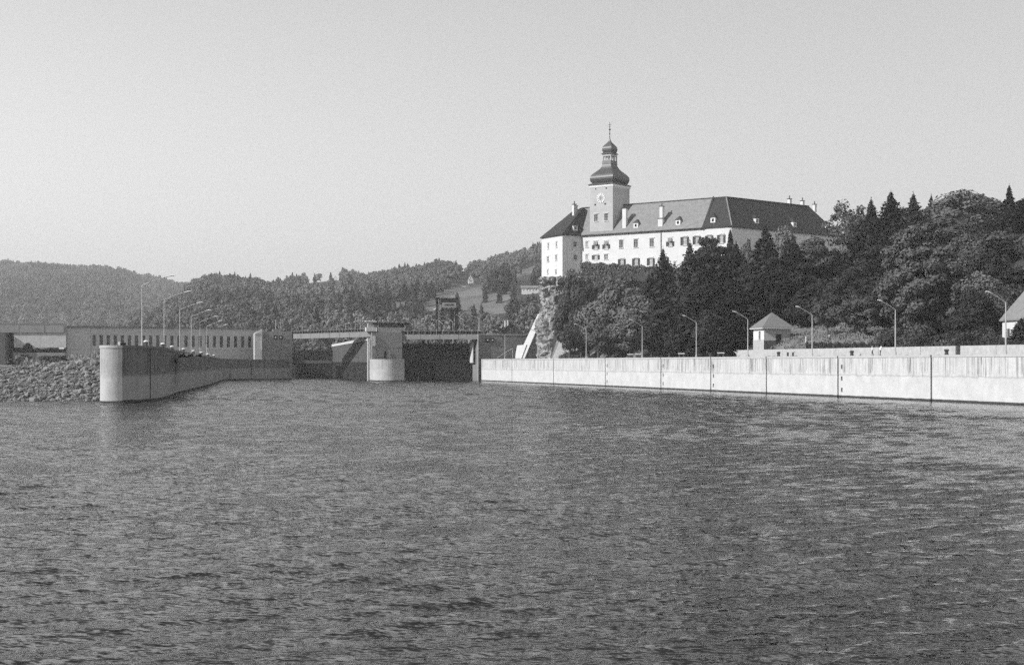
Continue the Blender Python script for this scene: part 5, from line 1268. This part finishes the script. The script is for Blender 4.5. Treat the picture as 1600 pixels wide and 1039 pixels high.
T = [ # kind, u, v of top, distance, width in px, label
 ('great', 1440, 345, 284, 146, 'huge round-crowned broadleaf tree behind the parapet, biggest in view'),
 ('spruce', 1392, 299, 352, 54, 'pointed dark spruce, tallest of three in a row above the wood'),
 ('spruce', 1361, 311, 356, 44, 'pointed dark spruce just right of the airy skyline tree'),
 ('spruce_mid', 1427, 302, 345, 44, 'loose-branched spruce on the skyline beside the pale broadleaf crowns'),
 ('spruce', 1455, 305, 392, 30, 'small spruce tip poking above pale crowns on the skyline'),
 ('slim', 1577, 289, 340, 28, 'slim spire-like conifer on the skyline by the photo edge'),
 ('airy', 1327, 314, 372, 72, 'airy open-crowned tree at the right end of the castle roof'),
 ('broad_light', 1497, 299, 356, 96, 'pale wide-crowned broadleaf tree on the skyline behind the huge tree'),
 ('broad_light', 1545, 304, 362, 76, 'pale rounded broadleaf tree on the skyline left of the spire conifer'),
 ('pine', 1597, 308, 345, 56, 'dark broad tree on the skyline under the spire conifer'),
 ('broad_light', 1455, 322, 372, 60, 'pale broadleaf crown tucked behind the skyline spruces'),
 ('broad_mid', 1517, 365, 318, 66, 'mid-grey tree leaning out right of the huge round tree'),
 ('pine', 1560, 372, 318, 62, 'dark ragged tree between skyline crowns and the gabled house'),
 ('broad_light', 1536, 425, 272, 66, 'pale drooping tree left of the gabled white house'),
 ('broad_dark', 1520, 452, 266, 54, 'dark tree squeezed beside the huge round tree on its right'),
 ('spruce_mid', 1596, 496, 240, 34, 'small dark spruce in front of the gabled white house'),
 ('broad_mid', 1352, 462, 290, 74, 'low leafy tree at the left foot of the huge round tree'),
 ('sapling', 1296, 472, 302, 56, 'young tree with bare crooked trunk on the grass slope'),
 ('sapling', 1324, 480, 312, 46, 'young leafy tree above the garden stair'),
 ('broad_dark', 1288, 440, 335, 70, 'dark tree above the grass slope right of the hut'),
 ('pine', 1258, 408, 345, 72, 'dark tree above the hut roof to the right'),
 ('spruce', 1310, 392, 350, 54, 'dark spruce below the right end of the castle'),
 ('spruce', 1340, 365, 345, 58, 'dense dark spruce under the airy skyline tree'),
 ('pine', 1372, 370, 332, 62, 'dark dense tree above the low leafy tree'),
 ('spruce_mid', 1196, 352, 374, 50, 'dark spruce whose tip covers the dark castle roof'),
 ('spruce', 1241, 377, 362, 58, 'dark rounded spruce in front of the right castle wing'),
 ('broad_light', 1226, 356, 392, 46, 'pale leafy tree against the dark castle roof'),
 ('broad_mid', 1272, 372, 388, 52, 'grey-leaved tree hiding the right castle wing'),
 ('broad_light', 1168, 382, 378, 34, 'pale small tree under the castle corner'),
 ('slim', 1141, 358, 384, 24, 'narrow dark conifer right at the castle corner'),
 ('pine', 1112, 367, 368, 66, 'dark spreading tree that hides the last castle windows'),
 ('spruce_mid', 1078, 378, 360, 56, 'dark pointed tree left of the one hiding the windows'),
 ('spruce', 1150, 380, 362, 56, 'dark tree below the castle corner, in the thick of the wood'),
 ('spruce', 1036, 388, 385, 44, 'thin-topped dark spruce before the white castle front'),
 ('spruce', 1014, 428, 384, 34, 'shorter dark spruce left of the thin-topped one'),
 ('spruce', 1056, 430, 372, 48, 'dark tree between the thin-topped spruce and the dark wood'),
 ('spruce', 1108, 432, 340, 62, 'dark drooping conifer above the quay lamp before the wood'),
 ('spruce', 1150, 440, 336, 64, 'dark drooping conifer behind the lamp beside the hut'),
 ('spruce_mid', 1080, 458, 338, 58, 'grey drooping conifer in the middle of the dark wood'),
 ('spruce', 1198, 425, 345, 62, 'tall dark conifer right behind the hut'),
 ('spruce', 1228, 432, 340, 56, 'dark conifer behind the hut roof on its right'),
 ('spruce_mid', 1182, 470, 328, 48, 'low grey conifer left of the hut'),
 ('pine', 1036, 462, 362, 60, 'dark tree with bare stems above the quay benches'),
 ('broad_light', 968, 440, 392, 74, 'pale broadleaf tree under the ivy wall'),
 ('broad_light', 935, 470, 398, 62, 'pale broadleaf tree above the wing wall end'),
 ('broad_light', 1000, 462, 380, 66, 'pale leafy tree left of the dark wood'),
 ('broad_light', 985, 492, 368, 58, 'low pale leafy tree behind the quay benches'),
 ('broad_mid', 898, 425, 424, 44, 'grey leafy tree growing against the castle rock'),
 ('broad_mid', 890, 468, 418, 42, 'grey leafy tree low on the side of castle rock'),
 ('broad_dark', 920, 445, 410, 44, 'dark tree in the hollow between rock and ivy wall'),
 ('broad_dark', 908, 492, 405, 44, 'dark low tree above the sloping wing wall'),
 ('broad_mid', 950, 505, 385, 52, 'grey leafy tree low behind the wing wall end'),
 ('broad_dark', 1018, 500, 362, 44, 'dark low tree behind the lamp by the two benches'),
 ('broad_dark', 1400, 420, 300, 66, 'dark tree showing left of the huge round crown'),
 ('broad_dark', 1490, 430, 296, 66, 'dark tree showing right of the huge round crown'),
 ('pine', 1420, 350, 330, 60, 'dark tree rising behind the huge round tree'),
 ('broad_dark', 1320, 430, 318, 60, 'dark tree above the young leafy tree on the slope'),
 ('broad_mid', 1478, 340, 345, 70, 'mid-grey crown between the huge tree and pale skyline trees'),
 ('broad_dark', 1585, 420, 296, 60, 'dark tree behind the roof of the gabled house'),
 ('broad_mid', 1560, 455, 268, 54, 'mid-grey tree right behind the left eave of the gabled white house'),
 ('broad_light', 1575, 365, 330, 60, 'pale tree on the slope under the spire conifer'),
 ('broad_dark', 1545, 395, 300, 66, 'dark tree above the pale drooping tree'),
 ('broad_mid', 1500, 395, 312, 66, 'mid-grey tree at the right shoulder of the huge round tree'),
 ('broad_dark', 1500, 490, 262, 50, 'dark low tree at the right foot of the huge round tree'),
]
for a in T: tree_at(*a)
# thick of the wood on the slope: trees nothing tells apart
for (u_, v_, Y, w, kd) in ((1060, 480, 350, 54, 'spruce'), (1125, 470, 330, 56, 'spruce'), (1215, 460, 332, 50, 'spruce'), (1265, 450, 330, 54, 'pine'), (1170, 410, 352, 56, 'pine'), (1130, 410, 352, 56, 'spruce'),
                           (1215, 400, 358, 54, 'pine'), (1285, 410, 345, 56, 'spruce'), (1090, 420, 352, 52, 'pine'), (1300, 455, 322, 50, 'broad_dark'), (1250, 470, 322, 46, 'broad_dark'), (1180, 440, 344, 52, 'spruce'), (1105, 490, 326, 46, 'broad_dark'),
                           (1145, 495, 322, 46, 'spruce'), (1062, 505, 342, 44, 'broad_dark'), (1345, 410, 325, 60, 'broad_dark'), (1375, 430, 310, 60, 'pine'), (1330, 400, 335, 60, 'spruce')):
    tree_at(kd, u_, v_, Y, w, 'dark tree packed in the thick of the wood below the castle', 'trees in the thick of the wood')
for (u_, v_, Y, w, kd) in ((1480, 330, 400, 70, 'broad_mid'), (1520, 325, 400, 70, 'broad_mid'), (1570, 330, 400, 70, 'broad_dark'), (1410, 330, 400, 60, 'broad_dark'), (1350, 335, 405, 60, 'broad_mid'), (1625, 330, 380, 80, 'broad_dark'), (1540, 370, 350, 60, 'broad_mid')):
    tree_at(kd, u_, v_, Y, w, 'tree of the hilltop wood behind the skyline crowns', 'trees of the hilltop wood')
# bushes
rb = random.Random(5); n_ = 0
UG = []
while n_ < 230:
    u_ = rb.uniform(868, 1330); Y = rb.uniform(300, 440); x = U(u_, Y); q_ = (x - wx(Y)) * .957; z = ground(x, Y)
    if q_ < (19 if u_ > 930 else 15) or z > (29 if 925 < u_ < 1040 else 33.5) or (1170 < u_ < 1330 and q_ < 30): continue
    UG.append((x, Y, z - .2, rb.uniform(.8, 1.9), rb.choice([2, 3, 4, 5, 0, 1] if u_ < 1010 else [4, 5, 4, 5, 2, 3]))); n_ += 1
for i in range(34):
    u_ = rb.uniform(1372, 1556); Y = y_on_wall(u_, rb.uniform(16, 30)); x = U(u_, Y); s_ = rb.uniform(.6, 1.2)
    plant(rb.choice(['bush_dark', 'bush_mid']), x, Y, ground(x, Y) - .3, 2.6 * s_, 4.6 * s_, 'dark bush growing just behind the parapet wall ' + ('under the huge round tree' if u_ < 1505 else 'between the huge tree and the gabled house'), 'bushes behind the parapet ' + ('under the huge tree' if u_ < 1505 else 'left of the gabled house'))
rg = np.random.default_rng(61); n = 9000; hu = rg.uniform(1260, 1368, n); hY = y_on_wall(hu, 15.6) + rg.normal(0, .35, n); hx = U(hu, hY)
pts = np.stack([hx, hY, terr(hx, hY) + rg.random(n) ** .6 * (1.25 + .2 * np.sin(hu * .5) + .15 * np.sin(hu * 1.7))], 1)
tag(link('hedge', leaves_mesh('hedge', pts, unit(rg.normal(0, .7, (n, 3)) + np.array([-.4, -.5, .5])), .34, 'leaf_dark', rg)), 'long low dark hedge behind the parapet at the foot of the garden stair', 'hedge')
for i in range(26):      # growth at the foot of the walls and on the rock
    u_ = rb.uniform(880, 925) if i > 8 else rb.uniform(850, 884); 
    Y = rb.uniform(418, 438) if i > 8 else rb.uniform(440, 444); x = U(u_, Y)
    z = max(ground(x, Y), 7) if i > 8 else Z(rb.uniform(436, 446), 440)
    s_ = rb.uniform(.5, 1.0) if i > 8 else rb.uniform(.3, .5)
    plant(rb.choice(['bush_mid', 'bush_light']), x, Y, z - .3, 3.0 * s_, 4.4 * s_, 'leafy bush clinging to the castle rock and its foot', 'bushes on the castle rock')

for i in range(14):
    u_ = 1564 + i * 4.2; Y = y_on_wall(u_, 15.5); x = U(u_, Y); plant('bush_dark', x, Y, ground(x, Y) - .3, 1.3 + .5 * rb.random(), 2.6, 'low dark garden bush in front of the gabled white house', 'garden bushes of the gabled house')
n_ = 0
while n_ < 70:
    u_ = rb.uniform(1385, 1660); Y = rb.uniform(262, 370); x = U(u_, Y); q_ = (x - wx(Y)) * .957
    if q_ < 30 or (u_ > 1550 and Y < 275): continue
    UG.append((x, Y, ground(x, Y) - .3, rb.uniform(.9, 1.8), rb.choice([2, 3, 4, 5]))); n_ += 1
rg = np.random.default_rng(31); n = 110000
gu = rg.uniform(925, 1392, n); gY = rg.uniform(268, 405, n); gx = U(gu, gY); gq = (gx - wx(gY)) * .957
kk_ = (gq > 13.6) & (gq < np.where(gu < 1192, 20, 44)); gx, gY = gx[kk_], gY[kk_]; clum = np.sin(gx * .9 + gY * .5) + np.sin(gx * .37 - gY * .61) + np.sin(gx * 2.1 + 1.3 * gY) * .6; kk_ = clum > rg.normal(-.2, .8, len(gx)); gx, gY = gx[kk_], gY[kk_]
pts = np.stack([gx, gY, terr(gx, gY) + rg.random(len(gx)) * .38], 1)
stuff(link('meadow_grass', leaves_mesh('meadow_grass', pts, unit(rg.normal(0, .7, (len(gx), 3)) + np.array([-.3, -.5, .6])), .22, 'dry_grass', rg, 2.6, True)))
# ivy-clad terrace wall under the long front
tv = thing('terrace_wall', 'ivy-covered terrace wall at the foot of the white castle front', 'wall', (34, 434, 28))
i0_, i1_ = on_plane(1030, 420, c0 + mn * 3.5, mn, md)[0], on_plane(908, 420, c0 + mn * 3.5, mn, md)[0]
A = c0 + mn * 3.5 + md * i0_; B = c0 + mn * 3.5 + md * i1_
zA, zB = Z(419, A.y), Z(411, B.y)
k = MB(); k.slab([v3(A, 22), v3(B, 22), v3(B, zB), v3(A, zA)], -mn * .9); k.build('wall', 'masonry', tv)
rg = np.random.default_rng(9); n = 5200; s_ = rg.random(n) * (i1_ - i0_); f = s_ / (i1_ - i0_)
zt = zA + (zB - zA) * f + .5 * np.sin(s_ * 1.3) * .5 + .3
zz = zt - rg.random(n) ** 1.1 * 9.0
pts = np.array(A)[None] + np.array(md)[None] * s_[:, None] + np.array(mn)[None] * (rg.random(n) * .75 + .05)[:, None]; pts[:, 2] = zz
nr = unit(np.array(mn)[None] + np.array([0, 0, .35]) + rg.normal(0, .5, (n, 3)))
o = link('ivy', leaves_mesh('ivy', pts, nr, .5, 'ivy_leaf', rg), tv)

# ------------------------------------------------------------------ rubble bank and growth at the left
def bank_z(X, Y_):
    crest = np.interp(X, [-150, -110, -90, -75, -60], [2.6, 3.0, 4.2, 6.3, 7.5])
    wl = np.interp(X, [-150, -90, -60], [224, 223, 221])
    z = (Y_ - wl) * .245 - .15
    top = crest + .0 * Y_
    return np.minimum(z, top) + .22 * np.sin(X * 1.3 + Y_ * .9) + .16 * np.sin(X * 2.7 - Y_ * 1.9)
xs = np.arange(-150, -58.0, 1.0); ys = np.arange(214, 275, 1.0)
rbk = struct(link('rubble_bank', grid_mesh('rubble_bank', xs, ys, bank_z, 'rubble_earth', smooth=False, keep=lambda a, b: (b > 226) | (a < -61.5))))
stones = []
for i in range(10):
    bm = bmesh.new(); bmesh.ops.create_icosphere(bm, subdivisions=1, radius=.5); r_ = random.Random(i)
    sx, sy, sz = r_.uniform(.8, 1.3), r_.uniform(.7, 1.1), r_.uniform(.45, .8)
    for v in bm.verts: v.co = Vector((v.co.x * sx, v.co.y * sy, v.co.z * sz)) * r_.uniform(.75, 1.2)
    me = bpy.data.meshes.new('stone'); bm.to_mesh(me); bm.free(); me.materials.append(MATS['rubble_stone']); stones.append(me)
rs = random.Random(12); SV = []
while len(SV) < 15000:
    x = rs.uniform(-118, -59.0); y = rs.uniform(219.5, 256)
    if x > -62.2 and y < 225.5: continue
    if x > -61.0 and y > 234: continue
    z = float(bank_z(x, y))
    if z < -.3: continue
    SV.append((x, y, z, rs.choice([.18, .23, .30, .40]) * rs.uniform(.7, 1.3) if rs.random() > .035 else rs.uniform(.6, 1.15)))
SV.sort(key=lambda q: -q[3] / q[1])
def rot():  return Matrix.Rotation(rs.random() * 6.28, 4, 'Z') @ Matrix.Rotation(rs.uniform(-.7, .7), 4, 'X') @ Matrix.Rotation(rs.uniform(-.7, .7), 4, 'Y')
vis = [q for q in SV if abs(q[0]) < q[1] * .365]
for q in vis[:300]:
    o = bpy.data.objects.new('stone', rs.choice(stones)); COL.objects.link(o); o.parent = rbk
    o.matrix_basis = Matrix.Translation((q[0], q[1], q[2] + q[3] * .18)) @ rot() @ Matrix.Scale(q[3] * 1.25, 4)
V_, F_ = [], []
chosen = set(id(q) for q in vis[:300])
for q in SV:
    if id(q) in chosen: continue
    me = rs.choice(stones); M = Matrix.Translation((q[0], q[1], q[2] + q[3] * .15)) @ rot() @ Matrix.Scale(q[3] * 1.25, 4); b0 = len(V_)
    V_ += [tuple(M @ v.co) for v in me.vertices]; F_ += [tuple(b0 + i for i in p.vertices) for p in me.polygons]
me = bpy.data.meshes.new('rubble'); me.from_pydata(V_, [], F_); me.materials.append(MATS['rubble_stone'])
stuff(link('rubble', me, rbk))
# tall grass and scrub behind the bank
rg = np.random.default_rng(21); n = 26000
gx = rg.uniform(-112, -70, n); gy = rg.uniform(257, 292, n); gk = (800 + F * gx / gy) > 24; gx, gy = gx[gk], gy[gk]; n = len(gx); gz = np.where(gy < 267, bank_z(gx, gy), 5.3)
hgt = (.5 + 2.1 * rg.random(n) ** 2) * (0.55 + .45 * np.sin(gx * .35 + gy * .2))
pts = np.stack([gx, gy, gz + np.abs(hgt) * rg.random(n)], 1)
stuff(link('tall_grass', leaves_mesh('tall_grass', pts, unit(rg.normal(0, 1, (n, 3)) * np.array([1, 1, .3]) + np.array([-.3, -.6, .2])), .30, 'dry_grass', rg, 4.0, True)))
for i in range(22):
    u_ = rb.uniform(30, 148); Y = rb.uniform(266, 300); x = U(u_, Y); s_ = rb.uniform(.5, 1.15)
    plant(rb.choice(['bush_mid', 'bush_dark', 'bush_light']), x, Y, 5.1, 2.1 * s_, 4.6 * s_, 'grey bush in the scrub behind the rubble bank', 'bushes behind the rubble bank')

# ------------------------------------------------------------------ far buildings on the hillside
def on_hill(u_, v_, lo=660, hi=1900):
    for Y in np.arange(lo, hi, 4.0):
        if float(hills(np.array(U(u_, Y)), np.array(Y))) >= Z(v_, Y): return Y
    return hi
Yh = on_hill(735.5, 443); fh = thing('hillside_house', 'small white gabled house alone on the wooded hillside', 'house', (U(735.5, Yh), Yh, Z(443, Yh)))
sc = Yh / F
gable_house(fh, (U(735.5, Yh), Yh), 7.6 * sc, 9 * sc, Z(447, Yh), Z(438, Yh), Z(431.5, Yh), R(8), 'plaster', 'bright_concrete', .2)
k = MB(); k.box((U(735.5, Yh), Yh - 4.6 * sc, Z(439, Yh)), (1.2 * sc, .3, 1.8 * sc)); k.build('window', 'glass_dark', fh)
Yh = on_hill(829, 459); sc = Yh / F; wh = thing('long_house', 'long low white house with small windows left of castle rock', 'house', (U(829, Yh), Yh, Z(459, Yh)))
k = MB(); k.box((U(829, Yh), Yh, Z(455.5, Yh)), (28 * sc, 8 * sc, 10 * sc)); k.build('wall', 'plaster', wh)
k = MB(); k.slab([P(813.5, 450.4, Yh - 5 * sc), P(845, 450.4, Yh - 5 * sc), P(845, 447.5, Yh), P(813.5, 447.5, Yh)], (0, 0, .4)); k.build('roof', 'tile_light', wh)
for u_ in (818.5, 823.5, 828, 833, 837.5):
    k = MB(); k.box((U(u_, Yh - 4.1 * sc), Yh - 4.05 * sc, Z(453.5, Yh)), (1.3 * sc, .25 * sc, 2.0 * sc)); k.build('window', 'glass_dark', wh)
k = MB(); k.slab([P(811, 462, Yh - 6 * sc), P(842, 458.5, Yh - 6 * sc), P(842, 459.8, Yh - 6 * sc), P(811, 463.6, Yh - 6 * sc)], (0, 2, 0)); k.build('garden_wall', 'bright_concrete', wh)
Yh = on_hill(728, 449); tw_ = thing('field_wall', 'thin pale field wall below the hillside house', 'wall', (U(728, Yh), Yh, Z(449, Yh)))
k = MB(); k.slab([P(697, 447.9, Yh), P(740, 447.0, Yh), P(740, 448.6, Yh), P(697, 448.9, Yh)], (0, 1.5, 0)); k.build('wall_panel', 'bright_concrete', tw_)
k = MB(); k.slab([P(741, 449.0, Yh), P(760, 450.3, Yh), P(760, 451.2, Yh), P(741, 450.3, Yh)], (0, 1.5, 0)); k.build('wall_panel', 'bright_concrete', tw_)
for (u_, v_, w, h, lb) in ((524, 437, 5, 6, 'tiny white cottage on the field near the top of the wooded hill'), (786, 508, 6, 6, 'tiny white cottage half hidden beside the dark gable'), (660, 470, 7, 4, 'tiny pale shed in the trees above the lock')):
    Yh = on_hill(u_, v_); sc = Yh / F; t = thing('cottage', lb, 'cottage', (U(u_, Yh), Yh, Z(v_ + h / 2, Yh)))
    gable_house(t, (U(u_, Yh), Yh), w * sc, w * sc, Z(v_ + 6, Yh), Z(v_ - h * .2, Yh), Z(v_ - h * .9, Yh), 0, 'plaster', 'tile_light', .2)

# ------------------------------------------------------------------ woods on the hills: masses nobody could count
src = bpy.data.collections.new('far_tree_kinds')
def src_obj(name, me):
    o = bpy.data.objects.new(name, me); src.objects.link(o); return o
for i in range(4): src_obj(f'a_far_tree_{i}', broad_crown(301 + i, 13, 5.2, .5, 30, 44, 1.15, 'far_leaf', .34, name='far_crown'))
for i in range(3): src_obj(f'b_far_tree_{i}', spruce_crown(321 + i, 16, 4.0, .6, 'far_needle', 1.7, .6, name='far_crown', step=1.2, slope=.42))
def scatter(name, pts, scl, idx, src=src):
    me = bpy.data.meshes.new(name); me.from_pydata([tuple(p) for p in pts], [], [])
    for an, tp, val in (('scl', 'FLOAT', scl), ('idx', 'INT', idx), ('rot', 'FLOAT', np.random.default_rng(1).random(len(pts)) * 6.28)):
        a = me.attributes.new(an, tp, 'POINT'); a.data.foreach_set('value', np.asarray(val, np.int32 if tp == 'INT' else np.float32))
    o = link(name, me); stuff(o)
    ng = bpy.data.node_groups.new(name, 'GeometryNodeTree'); ng.interface.new_socket('Geometry', in_out='INPUT', socket_type='NodeSocketGeometry'); ng.interface.new_socket('Geometry', in_out='OUTPUT', socket_type='NodeSocketGeometry')
    gi = ng.nodes.new('NodeGroupInput'); go = ng.nodes.new('NodeGroupOutput'); ip = ng.nodes.new('GeometryNodeInstanceOnPoints'); ci = ng.nodes.new('GeometryNodeCollectionInfo'); mp = ng.nodes.new('GeometryNodeMeshToPoints')
    ci.inputs['Collection'].default_value = src; ci.inputs['Separate Children'].default_value = True; ci.inputs['Reset Children'].default_value = True
    ip.inputs['Pick Instance'].default_value = True
    def attr(nm, tp):
        n = ng.nodes.new('GeometryNodeInputNamedAttribute'); n.data_type = tp; n.inputs['Name'].default_value = nm; return n.outputs[0]
    cv = ng.nodes.new('ShaderNodeCombineXYZ'); ng.links.new(attr('rot', 'FLOAT'), cv.inputs[2])
    ng.links.new(gi.outputs[0], mp.inputs[0]); ng.links.new(mp.outputs[0], ip.inputs['Points']); ng.links.new(ci.outputs[0], ip.inputs['Instance'])
    ng.links.new(attr('idx', 'INT'), ip.inputs['Instance Index']); ng.links.new(cv.outputs[0], ip.inputs['Rotation']); ng.links.new(attr('scl', 'FLOAT'), ip.inputs['Scale'])
    ng.links.new(ip.outputs[0], go.inputs[0])
    md_ = o.modifiers.new('wood', 'NODES'); md_.node_group = ng
    return o
bsrc = bpy.data.collections.new('undergrowth_kinds')
for i, me in enumerate(KIND['bush_light'][0] + KIND['bush_mid'][0] + KIND['bush_dark'][0]):
    o = bpy.data.objects.new(f'undergrowth_kind_{i}', me); bsrc.objects.link(o)
scatter('undergrowth', [q[:3] for q in UG], [q[3] for q in UG], [q[4] for q in UG], bsrc)
rg = np.random.default_rng(44)
def hill_points(n, ulo, uhi, ylo, yhi, flt):
    Y = np.sqrt(rg.uniform(ylo ** 2, yhi ** 2, n)); u_ = rg.uniform(ulo, uhi, n); x = U(u_, Y); z = hills(x, Y)
    v_ = HOR - (z - EYE) / Y * F
    k = flt(u_, v_, Y, x, z); return x[k], Y[k], z[k], u_[k], v_[k]
def in_poly(u_, v_, poly): return inside(u_, v_, poly)
def mid_f(u_, v_, Y, x, z):
    m_ = rg.random(len(u_)); ok = np.ones(len(u_), bool)
    for i, f in enumerate(FIELDS):
        for dv in (0, 6, 12): ok &= ~(in_poly(u_, v_ - dv * 1500 / Y, f) & (m_ > (.14 if i == 0 else .03)))
    for (cu, cv, w) in ((735.5, 441, 13), (829, 456, 20), (728, 449, 30), (524, 437, 6)): ok &= ~((np.abs(u_ - cu) < w) & (v_ > cv - 5) & (v_ < cv + 34))
    return ok & (z > 5)
x, Y, z, u_, v_ = hill_points(17000, -260, 1650, 642, 1640, mid_f)
con = (np.sin(x * .006 + Y * .009) + np.sin(x * .013 - Y * .006 + 1) + rg.normal(0, .7, len(x)) + (v_ < 450) * .8) > 1.25
scatter('hill_forest', np.stack([x, Y, z], 1), rg.uniform(.42, .95, len(x)) * np.where(con, .95, .9), np.where(con, rg.integers(4, 7, len(x)), rg.integers(0, 4, len(x))))
x, Y, z, u_, v_ = hill_points(15000, -260, 520, 1560, 3050, lambda u_, v_, Y, x, z: (z > 7))
con = rg.random(len(x)) < .08
scatter('far_forest', np.stack([x, Y, z], 1), rg.uniform(.5, 1.05, len(x)), np.where(con, rg.integers(4, 7, len(x)), rg.integers(0, 4, len(x))))
